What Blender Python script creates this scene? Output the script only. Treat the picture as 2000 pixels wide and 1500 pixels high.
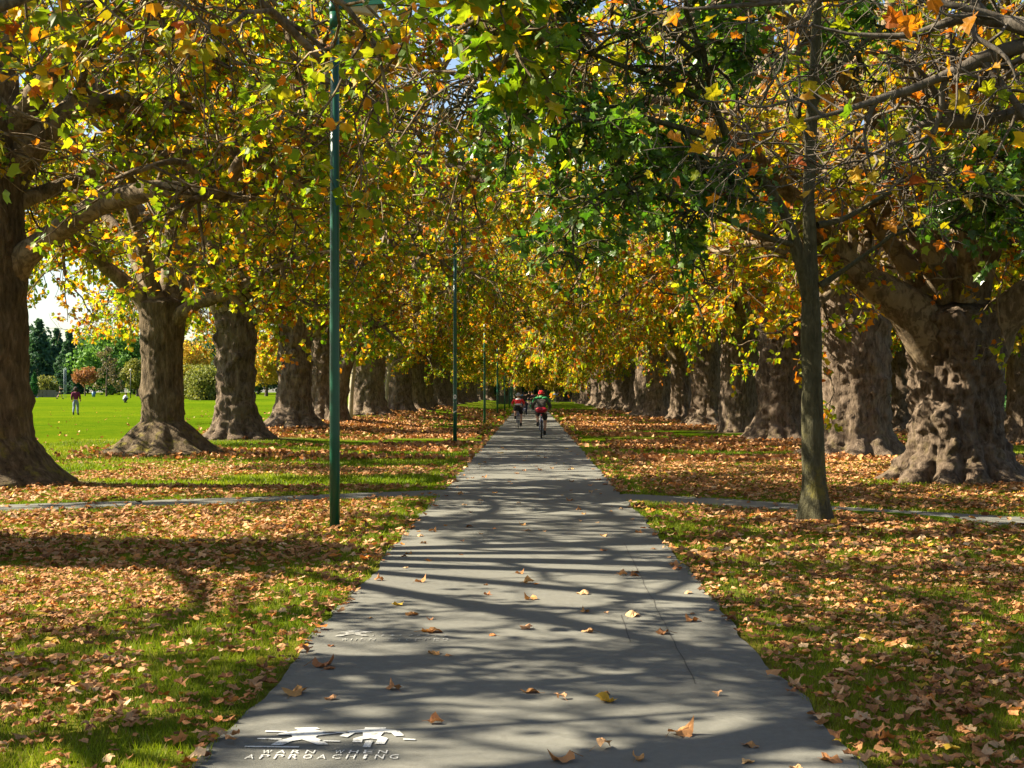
import bpy, bmesh, math, random
import numpy as np
from mathutils import Vector, Matrix, Quaternion

# ------------------------------------------------------------------ camera, sky, sun, exposure
for o in list(bpy.data.objects):
    bpy.data.objects.remove(o)
scene = bpy.context.scene
COL = scene.collection
F, VX, VY, CH = 2600.0, 1037.0, 766.0, 1.70      # focal length (px of the 2000 px photo), vanishing point, eye height

cam = bpy.data.cameras.new("camera")
cam.sensor_width = 36.0
cam.lens = F / 2000.0 * 36.0
cam.shift_x = -(VX - 1000.0) / 2000.0
cam.shift_y = (VY - 750.0) / 2000.0
cam.clip_start = 0.1
cam.clip_end = 3000.0
cam_o = bpy.data.objects.new("camera", cam)
cam_o.location = (0, 0, CH)
cam_o.rotation_euler = (math.radians(90), 0, 0)
COL.objects.link(cam_o)
scene.camera = cam_o

SUN_EL = math.radians(39)
SUN_DIR = Vector((1.0, -0.12, 0)).normalized() * math.cos(SUN_EL) + Vector((0, 0, -math.sin(SUN_EL)))
world = bpy.data.worlds.new("World")
scene.world = world
world.use_nodes = True
wn = world.node_tree
bg = wn.nodes["Background"]
sky = wn.nodes.new("ShaderNodeTexSky")
sky.sky_type = 'NISHITA'
sky.sun_disc = False
sky.sun_elevation = SUN_EL
sky.sun_rotation = math.atan2(-SUN_DIR.x, -SUN_DIR.y)
sky.dust_density = 1.2
wn.links.new(sky.outputs[0], bg.inputs[0])
bg.inputs[1].default_value = 0.055

sun = bpy.data.lights.new("sun", 'SUN')
sun.energy = 5.0
sun.angle = math.radians(0.45)
sun.color = (1.0, 0.89, 0.68)
sun_o = bpy.data.objects.new("sun", sun)
sun_o.rotation_euler = SUN_DIR.to_track_quat('-Z', 'Y').to_euler()
sun_o.location = (-30, 0, 40)
COL.objects.link(sun_o)

vs = scene.view_settings
vs.view_transform = 'Standard'
vs.look = 'None'
vs.exposure = 1.98
vs.gamma = 1.0
vs.use_curve_mapping = False
scene.render.engine = 'CYCLES'
cy = scene.cycles
cy.max_bounces = 7
cy.diffuse_bounces = 4
cy.glossy_bounces = 2
cy.transmission_bounces = 4
cy.transparent_max_bounces = 4
cy.caustics_reflective = False
cy.caustics_refractive = False
cy.sample_clamp_indirect = 6.0

# ------------------------------------------------------------------ helpers
RNG = np.random.default_rng(11)
rnd = random.Random(5)
PI = math.pi


def P(px, py, d):
    """direction of a photo pixel taken out to depth d (metres)"""
    return np.array(((px - VX) * d / F, d, CH - (py - VY) * d / F))


def _h(ix, iy, iz, seed):
    n = (ix * 374761393 + iy * 668265263 + iz * 2147483647 + seed * 1274126177) & 0xFFFFFFFF
    n = ((n ^ (n >> 13)) * 1274126177) & 0xFFFFFFFF
    n = n ^ (n >> 16)
    return (n & 0xFFFF) / 65535.0


def vnoise(x, y, z=0.0, seed=0):
    x, y, z = np.broadcast_arrays(np.asarray(x, float), np.asarray(y, float), np.asarray(z, float))
    fx, fy, fz = np.floor(x), np.floor(y), np.floor(z)
    ix, iy, iz = fx.astype(np.int64), fy.astype(np.int64), fz.astype(np.int64)
    u, v, w = x - fx, y - fy, z - fz
    u, v, w = u * u * (3 - 2 * u), v * v * (3 - 2 * v), w * w * (3 - 2 * w)
    r = 0
    for dx in (0, 1):
        for dy in (0, 1):
            for dz in (0, 1):
                r = r + _h(ix + dx, iy + dy, iz + dz, seed) * (u if dx else 1 - u) * (v if dy else 1 - v) * (w if dz else 1 - w)
    return r


def fbm(x, y, z=0.0, seed=0, octs=3):
    s, a, t = 0, 1.0, 0
    for k in range(octs):
        s = s + a * vnoise(np.asarray(x) * 2 ** k, np.asarray(y) * 2 ** k, np.asarray(z) * 2 ** k, seed + k)
        t += a
        a *= 0.5
    return s / t


def sstep(a, b, x):
    t = np.clip((np.asarray(x, float) - a) / (b - a), 0, 1)
    return t * t * (3 - 2 * t)


def make_mesh(name, V, faces, mats, smooth=False, col=None, mat_idx=None):
    """V (N,3); faces: int array (M,k) or a list of such arrays"""
    if not isinstance(faces, list):
        faces = [faces]
    me = bpy.data.meshes.new(name)
    V = np.ascontiguousarray(V, np.float32)
    loops = np.concatenate([f.reshape(-1) for f in faces]).astype(np.int32)
    tot = np.concatenate([np.full(len(f), f.shape[1], np.int32) for f in faces])
    st = np.concatenate([[0], np.cumsum(tot)[:-1]]).astype(np.int32)
    me.vertices.add(len(V))
    me.vertices.foreach_set("co", V.reshape(-1))
    me.loops.add(len(loops))
    me.loops.foreach_set("vertex_index", loops)
    me.polygons.add(len(tot))
    me.polygons.foreach_set("loop_start", st)
    me.polygons.foreach_set("loop_total", tot)
    if mat_idx is not None:
        me.polygons.foreach_set("material_index", np.asarray(mat_idx, np.int32))
    me.polygons.foreach_set("use_smooth", np.full(len(tot), bool(smooth)))
    if col is not None:
        a = me.attributes.new("tint", 'FLOAT_COLOR', 'POINT')
        c = np.ones((len(V), 4), np.float32)
        c[:, :3] = col
        a.data.foreach_set("color", c.reshape(-1))
    me.update(calc_edges=True)
    for m in (mats if isinstance(mats, (list, tuple)) else [mats]):
        me.materials.append(m)
    return me


def link(name, me, parent=None, loc=None):
    o = bpy.data.objects.new(name, me)
    COL.objects.link(o)
    if parent is not None:
        o.parent = parent
    if loc is not None:
        o.location = loc
    return o


def empty(name, loc, rz=0.0):
    o = bpy.data.objects.new(name, None)
    o.empty_display_size = 0.2
    o.location = loc
    o.rotation_euler = (0, 0, rz)
    COL.objects.link(o)
    return o


def tag(o, label=None, cat=None, group=None, kind=None):
    if label:
        o["label"] = label
    if cat:
        o["category"] = cat
    if group:
        o["group"] = group
    if kind:
        o["kind"] = kind
    return o


class MB:
    """collects shapes into one mesh"""
    def __init__(s):
        s.V, s.Fc, s.n = [], [], 0

    def add(s, V, faces):
        V = np.asarray(V, float)
        for f in (faces if isinstance(faces, list) else [faces]):
            s.Fc.append(np.asarray(f) + s.n)
        s.V.append(V)
        s.n += len(V)
        return s

    def box(s, c, size, rot=None):
        c, h = np.array(c, float), np.array(size, float) / 2
        q = np.array([[x, y, z] for x in (-1, 1) for y in (-1, 1) for z in (-1, 1)]) * h
        if rot is not None:
            q = q @ np.array(Matrix.Rotation(rot[0], 3, rot[1])).T
        return s.add(q + c, np.array([[0, 1, 3, 2], [4, 6, 7, 5], [0, 4, 5, 1], [2, 3, 7, 6], [0, 2, 6, 4], [1, 5, 7, 3]]))

    def tube(s, pts, rad, k=8, caps=True):
        pts = np.asarray(pts, float)
        V, Fq = tubes(pts[None], np.broadcast_to(np.asarray(rad, float), (len(pts),))[None], k)
        n = len(pts)
        fs = [Fq]
        if caps:
            V = np.vstack([V, pts[0], pts[-1]])
            i = np.arange(k)
            fs.append(np.stack([np.full(k, n * k), (i + 1) % k, i], 1))
            fs.append(np.stack([np.full(k, n * k + 1), (n - 1) * k + i, (n - 1) * k + (i + 1) % k], 1))
        return s.add(V, fs)

    def ellip(s, c, r, ku=14, kv=8, vmin=-PI / 2, vmax=PI / 2, rot=None):
        u = np.arange(ku) / ku * 2 * PI
        v = np.linspace(vmin, vmax, kv)
        U, W = np.meshgrid(u, v)
        q = np.stack([np.cos(W) * np.cos(U), np.cos(W) * np.sin(U), np.sin(W)], -1).reshape(-1, 3) * np.array(r)
        if rot is not None:
            q = q @ np.array(rot).T
        j, i = np.meshgrid(np.arange(kv - 1), np.arange(ku), indexing='ij')
        a, b = j * ku + i, j * ku + (i + 1) % ku
        return s.add(q + np.array(c), np.stack([a, b, b + ku, a + ku], -1).reshape(-1, 4))

    def torus(s, c, R, r, axis='X', ku=36, kv=8):
        u, v = np.meshgrid(np.arange(ku) / ku * 2 * PI, np.arange(kv) / kv * 2 * PI, indexing='ij')
        a = (R + r * np.cos(v))
        q = np.stack([r * np.sin(v), a * np.cos(u), a * np.sin(u)], -1).reshape(-1, 3)
        if axis == 'Z':
            q = q[:, [1, 2, 0]]
        i, j = np.meshgrid(np.arange(ku), np.arange(kv), indexing='ij')
        i2, j2 = (i + 1) % ku, (j + 1) % kv
        return s.add(q + np.array(c), np.stack([i * kv + j, i2 * kv + j, i2 * kv + j2, i * kv + j2], -1).reshape(-1, 4))

    def mesh(s, name, mat, smooth=True):
        g = {}
        for f in s.Fc:
            g.setdefault(f.shape[1], []).append(f)
        return make_mesh(name, np.vstack(s.V), [np.vstack(v) for v in g.values()], mat, smooth)

    def build(s, name, mat, parent=None, smooth=True):
        return link(name, s.mesh(name, mat, smooth), parent)


def tubes(C, R, k):
    """C (B,n,3) polylines, R (B,n) radii -> verts, quads"""
    B, n, _ = C.shape
    T = np.gradient(C, axis=1)
    T /= np.linalg.norm(T, axis=2, keepdims=True) + 1e-9
    mean = T.mean(1, keepdims=True)
    ref = np.where(np.abs(mean[..., 2:3]) > 0.75, np.array([1.0, 0.02, 0.0]), np.array([0.0, 0.05, 1.0]))
    N = np.cross(T, np.broadcast_to(ref, T.shape))
    N /= np.linalg.norm(N, axis=2, keepdims=True) + 1e-9
    Bn = np.cross(T, N)
    a = np.arange(k) / k * 2 * PI
    V = C[:, :, None, :] + R[:, :, None, None] * (np.cos(a)[None, None, :, None] * N[:, :, None, :] + np.sin(a)[None, None, :, None] * Bn[:, :, None, :])
    b, j, i = np.meshgrid(np.arange(B), np.arange(n - 1), np.arange(k), indexing='ij')
    base = b * n * k + j * k
    f = np.stack([base + i, base + (i + 1) % k, base + k + (i + 1) % k, base + k + i], -1).reshape(-1, 4)
    return V.reshape(-1, 3), f


# ------------------------------------------------------------------ materials
def mat_new(name):
    m = bpy.data.materials.new(name)
    m.use_nodes = True
    nt = m.node_tree
    return m, nt, nt.nodes["Principled BSDF"], nt.nodes["Material Output"]


def nd(nt, t, **kw):
    n = nt.nodes.new(t)
    for k, v in kw.items():
        if k.startswith("i_"):
            n.inputs[k[2:]].default_value = v
        else:
            setattr(n, k, v)
    return n


def ramp(nt, src, stops):
    r = nt.nodes.new("ShaderNodeValToRGB")
    el = r.color_ramp.elements
    while len(el) < len(stops):
        el.new(0.5)
    for e, (p, c) in zip(el, stops):
        e.position = p
        e.color = (*c, 1)
    nt.links.new(src, r.inputs[0])
    return r.outputs[0]


def noise(nt, scale, detail=4.0, rough=0.55, vec=None, out=0, dist=0.0):
    n = nd(nt, "ShaderNodeTexNoise")
    n.inputs["Scale"].default_value = scale
    n.inputs["Detail"].default_value = detail
    n.inputs["Roughness"].default_value = rough
    n.inputs["Distortion"].default_value = dist
    if vec is not None:
        nt.links.new(vec, n.inputs["Vector"])
    return n.outputs[out]


def mixc(nt, fac, a, b, mode='MIX'):
    m = nd(nt, "ShaderNodeMix", data_type='RGBA', blend_type=mode)
    for s, v in ((m.inputs[0], fac), (m.inputs[6], a), (m.inputs[7], b)):
        if hasattr(v, "links"):
            nt.links.new(v, s)
        else:
            s.default_value = v if isinstance(v, (int, float)) else (*v, 1)
    return m.outputs[2]


def bump(nt, h, strength, dist, bsdf):
    b = nd(nt, "ShaderNodeBump")
    b.inputs["Strength"].default_value = strength
    b.inputs["Distance"].default_value = dist
    nt.links.new(h, b.inputs["Height"])
    nt.links.new(b.outputs[0], bsdf.inputs["Normal"])


def plain(name, col, rough=0.6, metal=0.0, spec=0.4, var=0.15, scale=9.0):
    m, nt, b, o = mat_new(name)
    tc = nd(nt, "ShaderNodeTexCoord")
    f = noise(nt, scale, 3, vec=tc.outputs["Object"])
    c = mixc(nt, f, tuple(x * (1 - var) for x in col), tuple(min(1, x * (1 + var)) for x in col))
    nt.links.new(c, b.inputs["Base Color"])
    b.inputs["Roughness"].default_value = rough
    b.inputs["Metallic"].default_value = metal
    b.inputs["Specular IOR Level"].default_value = spec
    return m


def leaf_mat(name, trans=0.60, rough=0.5, spec=0.35, gain=(1, 1, 1), tgain=(1.35, 1.2, 0.5), objvar=0.10):
    m, nt, b, out = mat_new(name)
    at = nd(nt, "ShaderNodeAttribute", attribute_name="tint")
    oi = nd(nt, "ShaderNodeObjectInfo")
    hs = nd(nt, "ShaderNodeHueSaturation")
    mr = nd(nt, "ShaderNodeMapRange")
    mr.inputs["To Min"].default_value = 0.5 - objvar * 0.12
    mr.inputs["To Max"].default_value = 0.5 + objvar * 0.25
    nt.links.new(oi.outputs["Random"], mr.inputs["Value"])
    nt.links.new(mr.outputs[0], hs.inputs["Hue"])
    nt.links.new(mixc(nt, 1.0, at.outputs["Color"], gain, 'MULTIPLY'), hs.inputs["Color"])
    c = hs.outputs[0]
    nt.links.new(c, b.inputs["Base Color"])
    b.inputs["Roughness"].default_value = rough
    b.inputs["Specular IOR Level"].default_value = spec
    tr = nd(nt, "ShaderNodeBsdfTranslucent")
    nt.links.new(mixc(nt, 1.0, c, tgain, 'MULTIPLY'), tr.inputs["Color"])
    mx = nd(nt, "ShaderNodeMixShader")
    mx.inputs[0].default_value = trans
    nt.links.new(b.outputs[0], mx.inputs[1])
    nt.links.new(tr.outputs[0], mx.inputs[2])
    nt.links.new(mx.outputs[0], out.inputs["Surface"])
    return m


def bark_mat(name, dark, mid, pale, moss=0.0, scale=1.0, mottle=0.5, bstr=0.8):
    m, nt, b, out = mat_new(name)
    tc = nd(nt, "ShaderNodeTexCoord")
    oi = nd(nt, "ShaderNodeObjectInfo")
    ad = nd(nt, "ShaderNodeVectorMath", operation='ADD')
    nt.links.new(tc.outputs["Object"], ad.inputs[0])
    cmb = nd(nt, "ShaderNodeCombineXYZ")
    ml = nd(nt, "ShaderNodeMath", operation='MULTIPLY')
    ml.inputs[1].default_value = 30.0
    nt.links.new(oi.outputs["Random"], ml.inputs[0])
    nt.links.new(ml.outputs[0], cmb.inputs[0])
    nt.links.new(ml.outputs[0], cmb.inputs[1])
    nt.links.new(cmb.outputs[0], ad.inputs[1])
    vec = ad.outputs[0]
    st = nd(nt, "ShaderNodeMapping")
    st.inputs["Scale"].default_value = (1, 1, 0.28)
    nt.links.new(vec, st.inputs["Vector"])
    f1 = noise(nt, 9 * scale, 6, 0.65, st.outputs[0], dist=0.4)
    c = ramp(nt, f1, [(0.30, dark), (0.52, mid), (0.75, pale)])
    f2 = noise(nt, 2.2 * scale, 5, 0.6, vec, dist=0.8)
    patch = ramp(nt, f2, [(0.50, (0, 0, 0)), (0.56, (1, 1, 1))])
    pf = nd(nt, "ShaderNodeMath", operation='MULTIPLY')
    pf.inputs[1].default_value = mottle
    nt.links.new(patch, pf.inputs[0])
    c = mixc(nt, pf.outputs[0], c, pale)
    if moss > 0:
        f3 = noise(nt, 3.2, 5, 0.7, vec)
        mm = ramp(nt, f3, [(0.52, (0, 0, 0)), (0.64, (1, 1, 1))])
        sx = nd(nt, "ShaderNodeSeparateXYZ")
        nt.links.new(tc.outputs["Object"], sx.inputs[0])
        mr = nd(nt, "ShaderNodeMapRange")
        mr.inputs["From Min"].default_value = 1.6
        mr.inputs["From Max"].default_value = 0.1
        nt.links.new(sx.outputs[2], mr.inputs["Value"])
        k = nd(nt, "ShaderNodeMath", operation='MULTIPLY')
        nt.links.new(mm, k.inputs[0])
        nt.links.new(mr.outputs[0], k.inputs[1])
        k2 = nd(nt, "ShaderNodeMath", operation='MULTIPLY')
        k2.inputs[1].default_value = moss
        nt.links.new(k.outputs[0], k2.inputs[0])
        c = mixc(nt, k2.outputs[0], c, (0.20, 0.17, 0.03))
    nt.links.new(c, b.inputs["Base Color"])
    b.inputs["Roughness"].default_value = 0.92
    b.inputs["Specular IOR Level"].default_value = 0.15
    f4 = noise(nt, 26 * scale, 6, 0.7, st.outputs[0])
    hh = nd(nt, "ShaderNodeMath", operation='ADD')
    nt.links.new(f1, hh.inputs[0])
    nt.links.new(f4, hh.inputs[1])
    bump(nt, hh.outputs[0], bstr, 0.07, b)
    return m


M = {}
M["leaf"] = leaf_mat("plane_leaf", gain=(1.0, 1.0, 1.0))
M["leaf_dark"] = leaf_mat("maple_leaf", trans=0.42, rough=0.33, spec=0.6, tgain=(1.0, 1.3, 0.5))
M["leaf_far"] = leaf_mat("far_foliage", gain=(1.35, 1.35, 1.35), trans=0.35, rough=0.6, spec=0.2, tgain=(1.1, 1.1, 0.6), objvar=0.05)
M["litter"] = leaf_mat("dry_leaf", trans=0.12, rough=0.75, spec=0.2, tgain=(1.1, 0.9, 0.6), objvar=0.06)
M["grass"] = leaf_mat("grass_blade", trans=0.40, rough=0.6, spec=0.15, tgain=(1.2, 1.2, 0.6), objvar=0.0)
M["bark"] = bark_mat("burled_plane_bark", (0.034, 0.023, 0.016), (0.130, 0.094, 0.066), (0.28, 0.212, 0.158), moss=0.25, mottle=0.28, bstr=1.0)
M["bark_smooth"] = bark_mat("smooth_plane_bark", (0.035, 0.025, 0.015), (0.11, 0.080, 0.048), (0.23, 0.175, 0.115), moss=0.9, mottle=0.15, bstr=0.9)
M["limb"] = bark_mat("mottled_limb_bark", (0.06, 0.045, 0.028), (0.13, 0.095, 0.06), (0.30, 0.23, 0.15), scale=1.3, mottle=0.55, bstr=0.5)
M["twig"] = bark_mat("grey_twig_bark", (0.05, 0.040, 0.030), (0.105, 0.088, 0.070), (0.19, 0.165, 0.14), scale=2.0, mottle=0.2, bstr=0.3)
M["bark_young"] = bark_mat("young_mossy_bark", (0.045, 0.042, 0.024), (0.085, 0.078, 0.042), (0.15, 0.14, 0.085), moss=0.8, scale=2.0, mottle=0.22, bstr=0.7)
M["bark_pale"] = bark_mat("pale_young_bark", (0.20, 0.17, 0.12), (0.33, 0.29, 0.21), (0.45, 0.40, 0.30), scale=2.0, mottle=0.3, bstr=0.2)
M["bark_far"] = bark_mat("far_bark", (0.04, 0.03, 0.02), (0.09, 0.07, 0.05), (0.15, 0.12, 0.09), mottle=0.2, bstr=0.3)
M["green_paint"] = plain("green_post_paint", (0.004, 0.072, 0.040), 0.32, 0.0, 0.5, 0.18, 5.0)
M["lamp_lens"] = plain("lamp_lens", (0.55, 0.48, 0.38), 0.35, 0, 0.5, 0.1)
M["sticker"] = plain("sticker_white", (0.75, 0.74, 0.70), 0.5, 0, 0.4, 0.08, 30)
M["sticker_dark"] = plain("sticker_black", (0.03, 0.03, 0.03), 0.5)
M["steel"] = plain("grey_metal", (0.35, 0.36, 0.37), 0.35, 0.7)
M["black"] = plain("black_rubber", (0.018, 0.018, 0.018), 0.75)
M["blackcloth"] = plain("black_cloth", (0.022, 0.020, 0.020), 0.85)
M["skin"] = plain("skin", (0.50, 0.27, 0.17), 0.55)
M["hair"] = plain("dark_curly_hair", (0.035, 0.016, 0.010), 0.7)
M["red"] = plain("red_cloth", (0.75, 0.015, 0.015), 0.6)
M["crimson"] = plain("crimson_nylon", (0.36, 0.008, 0.025), 0.5)
M["redgloss"] = plain("red_helmet", (0.78, 0.015, 0.018), 0.25, 0, 0.6)
M["whitecloth"] = plain("white_cloth", (0.62, 0.62, 0.64), 0.8)
M["greycloth"] = plain("grey_cloth", (0.055, 0.048, 0.040), 0.8)
M["greencloth"] = plain("green_cloth", (0.015, 0.20, 0.06), 0.7)
M["maroon"] = plain("maroon_knit", (0.12, 0.008, 0.04), 0.85)
M["leggings"] = plain("grey_blue_leggings", (0.16, 0.20, 0.28), 0.8)
M["pink"] = plain("pink_cloth", (0.60, 0.22, 0.42), 0.8)
M["blue"] = plain("blue_cloth", (0.10, 0.22, 0.50), 0.8)
M["navy"] = plain("navy_cloth", (0.03, 0.04, 0.09), 0.8)
M["bikepaint"] = plain("dark_bicycle_paint", (0.05, 0.055, 0.16), 0.35, 0.2)
M["bikegreen"] = plain("green_bicycle_grip", (0.01, 0.20, 0.09), 0.4)
M["stone"] = plain("grey_stone", (0.16, 0.14, 0.12), 0.9, var=0.35, scale=3)
M["panel"] = plain("dark_grey_panel", (0.045, 0.05, 0.048), 0.6, var=0.2, scale=2)
M["railing"] = plain("pale_blue_grey_rail", (0.42, 0.50, 0.56), 0.5)
M["bluemetal"] = plain("blue_metal", (0.06, 0.16, 0.30), 0.5)

# path paint, worn in patches
m, nt, b, out = mat_new("worn_white_paint")
tc = nd(nt, "ShaderNodeTexCoord")
f = noise(nt, 26, 5, 0.7, tc.outputs["Object"])
nt.links.new(ramp(nt, f, [(0.34, (0.20, 0.198, 0.18)), (0.44, (0.55, 0.55, 0.53))]), b.inputs["Base Color"])
b.inputs["Roughness"].default_value = 0.8
M["paint"] = m
m, nt, b, out = mat_new("faded_white_paint")
tc = nd(nt, "ShaderNodeTexCoord")
f = noise(nt, 30, 5, 0.7, tc.outputs["Object"])
nt.links.new(ramp(nt, f, [(0.46, (0.145, 0.142, 0.128)), (0.64, (0.45, 0.45, 0.43))]), b.inputs["Base Color"])
b.inputs["Roughness"].default_value = 0.85
M["paint_faded"] = m

# asphalt
m, nt, b, out = mat_new("weathered_asphalt")
tc = nd(nt, "ShaderNodeTexCoord")
f1 = noise(nt, 160, 3, 0.7, tc.outputs["Object"])
f2 = noise(nt, 1.3, 6, 0.6, tc.outputs["Object"])
f3 = noise(nt, 0.25, 3, 0.5, tc.outputs["Object"])
c = ramp(nt, f1, [(0.25, (0.072, 0.071, 0.061)), (0.55, (0.118, 0.117, 0.104)), (0.8, (0.185, 0.183, 0.165))])
c = mixc(nt, ramp(nt, f2, [(0.35, (0, 0, 0)), (0.62, (0.55, 0.55, 0.55))]), c, (0.105, 0.103, 0.088))
c = mixc(nt, ramp(nt, f3, [(0.4, (0, 0, 0)), (0.6, (0.35, 0.35, 0.35))]), c, (0.19, 0.187, 0.160))
nt.links.new(c, b.inputs["Base Color"])
f4 = noise(nt, 22, 5, 0.75, tc.outputs["Object"])
c = mixc(nt, ramp(nt, f4, [(0.42, (0, 0, 0)), (0.75, (0.75, 0.75, 0.75))]), c, (0.165, 0.163, 0.147))
c = mixc(nt, ramp(nt, noise(nt, 3.5, 6, 0.8, tc.outputs["Object"], dist=1.0), [(0.60, (0, 0, 0)), (0.70, (0.5, 0.5, 0.5))]), c, (0.075, 0.073, 0.062))
nt.links.new(c, b.inputs["Base Color"])
b.inputs["Roughness"].default_value = 0.85
b.inputs["Specular IOR Level"].default_value = 0.25
bump(nt, f4, 0.5, 0.006, b)
M["asphalt"] = m
M["crack"] = plain("crack_filler", (0.05, 0.048, 0.042), 0.9, var=0.3, scale=20)

# lawn soil and turf; attribute tint.r = bare earth, tint.g = leaf litter beyond the modelled leaves
m, nt, b, out = mat_new("park_lawn")
tc = nd(nt, "ShaderNodeTexCoord")
at = nd(nt, "ShaderNodeAttribute", attribute_name="tint")
sp = nd(nt, "ShaderNodeSeparateColor")
nt.links.new(at.outputs["Color"], sp.inputs[0])
f1 = noise(nt, 7.0, 6, 0.7, tc.outputs["Object"])
f2 = noise(nt, 0.16, 6, 0.7, tc.outputs["Object"])
f3 = noise(nt, 60.0, 3, 0.7, tc.outputs["Object"])
c = ramp(nt, f1, [(0.3, (0.026, 0.058, 0.003)), (0.5, (0.060, 0.112, 0.004)), (0.72, (0.11, 0.165, 0.006))])
c = mixc(nt, ramp(nt, f2, [(0.38, (0, 0, 0)), (0.56, (0.85, 0.85, 0.85))]), c, (0.090, 0.130, 0.004))
f5 = noise(nt, 0.05, 5, 0.65, tc.outputs["Object"], dist=0.6)
c = mixc(nt, ramp(nt, f5, [(0.42, (0, 0, 0)), (0.58, (0.7, 0.7, 0.7))]), c, (0.040, 0.088, 0.003))
f6 = noise(nt, 1.6, 6, 0.8, tc.outputs["Object"])
c = mixc(nt, ramp(nt, f6, [(0.50, (0, 0, 0)), (0.66, (0.6, 0.6, 0.6))]), c, (0.135, 0.155, 0.008))
soil = ramp(nt, f1, [(0.3, (0.07, 0.045, 0.028)), (0.7, (0.17, 0.12, 0.08))])
c = mixc(nt, sp.outputs[0], c, soil)
lf = ramp(nt, noise(nt, 5.5, 5, 0.75, tc.outputs["Object"]), [(0.3, (0.15, 0.07, 0.03)), (0.5, (0.36, 0.19, 0.08)), (0.7, (0.50, 0.31, 0.15))])
c = mixc(nt, sp.outputs[1], c, lf)
nt.links.new(c, b.inputs["Base Color"])
b.inputs["Roughness"].default_value = 0.95
b.inputs["Specular IOR Level"].default_value = 0.0
bump(nt, f3, 0.8, 0.03, b)
M["lawn"] = m

# ------------------------------------------------------------------ layout of the avenue
LROW_X, RROW_X = -9.7, 8.8
LEFT_D = [-4.5, 5.0, 14.6, 24.0, 35.1, 43.9, 54.6, 63.0, 79.6, 96.0, 105.5, 114.5, 123.5, 133.0, 142.0, 152.0, 162.0, 172.0, 182.0, 193.0, 204.0, 215.0]
RIGHT_D = [15.0, 25.4, 36.2, 47.0, 56.0, 67.0, 77.5, 88.0, 98.0, 108.5, 119.0, 129.0, 140.0, 151.0, 162.0, 173.0, 184.0, 195.0, 205.0]
MOUNDS = [(LROW_X, d, 0.10) for d in LEFT_D[3:9]] + [(RROW_X, d, 0.06) for d in RIGHT_D[1:6]] + [(3.63, 17.07, 0.05)]
CROSS_L = np.array([[-1.2, 22.6], [-3.0, 21.6], [-5.0, 20.6], [-7.7, 19.45], [-11, 18.3], [-16, 17.0]])
CROSS_R = np.array([[1.2, 21.6], [2.6, 20.7], [4.2, 19.1], [6.4, 17.4], [9.5, 15.6], [15, 13.2]])


def ground_h(x, y):
    x, y = np.asarray(x, float), np.asarray(y, float)
    left = 0.30 * sstep(-4.0, -9.0, x) * sstep(24, 70, y)
    far = sstep(-11, -20, x) * np.clip(y - 82, 0, 220) * 0.0050 * sstep(82, 110, y)
    z = left + far
    for mx, my, a in MOUNDS:
        z = z + a * np.exp(-((x - mx) ** 2 + (y - my) ** 2) / 2.6)
    return z


def seg_dist(x, y, L):
    d = np.full(np.shape(x), 1e9)
    for (ax, ay), (bx, by) in zip(L[:-1], L[1:]):
        t = np.clip(((x - ax) * (bx - ax) + (y - ay) * (by - ay)) / ((bx - ax) ** 2 + (by - ay) ** 2), 0, 1)
        d = np.minimum(d, np.hypot(x - ax - t * (bx - ax), y - ay - t * (by - ay)))
    return d


def cross_d(x, y):
    return np.minimum(seg_dist(x, y, CROSS_L), seg_dist(x, y, CROSS_R))


def bare(x, y):
    b = np.zeros(np.shape(x))
    for mx, my, a in MOUNDS:
        r = np.hypot((x - mx) / (1.25 if a > 0.055 else 0.5), (y - my) / (1.0 if a > 0.055 else 0.45))
        b = np.maximum(b, 1 - sstep(1.1, 1.9, r + 0.5 * (fbm(x * 1.5, y * 1.5, 0, 77) - .5)))
    dx = np.abs(np.abs(x) - 1.5)
    b = np.maximum(b, 0.55 * (1 - sstep(0.02, 0.16, dx)))
    return b


def litter_density(x, y):
    """0..1 cover of fallen leaves"""
    n = fbm(x * 0.28, y * 0.5, 0, 31, 3)
    n2 = fbm(x * 1.1, y * 1.6, 0, 57, 3)
    near = 0.34 + 0.6 * sstep(0.28, 0.54, n2)
    left = np.where(y < 13.0, near, np.where(y < 24, 0.95, 0))
    left = np.where(y >= 24, 0.9 * sstep(0.43, 0.57, n), left)
    right = np.where(y < 16.5, near * 1.15, np.where(y < 34, 0.92 * sstep(0.24, 0.42, n2 * .5 + n * .5), 0.9 * sstep(0.42, 0.57, n)))
    d = np.where(x < 0, left, right)
    ax = np.abs(x)
    # greener strip beside the path; a drift of leaves along its very edge
    strip = 1 - (1 - sstep(1.7, 2.6, ax)) * np.where(y > 15, 0.80, 0.45)
    edge = 0.75 * np.exp(-((ax - 1.58) / 0.13) ** 2) * sstep(0.38, 0.6, fbm(x * 0.7, y * 0.8, 0, 91, 2))
    d = np.maximum(d * strip, edge)
    d = d * (1 - 0.85 * np.exp(-((y - 32.0) / 2.2) ** 2) * sstep(-3.5, -5.5, x))       # green band below the second tree
    d = d * (1 - sstep(-9.5, -13.5, x) * sstep(22, 30, y) * 0.97)
    d = d * (1 - sstep(-10.5, -15, x) * 0.6) * (1 - 0.25 * sstep(30, 50, y)) * (1 - 0.72 * sstep(50, 100, y))
    cd = cross_d(x, y)
    d = np.where(cd < 0.72, d * 0.05, np.where(cd < 1.3, d * 0.6, d))
    return np.clip(d, 0, 1)


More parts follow.
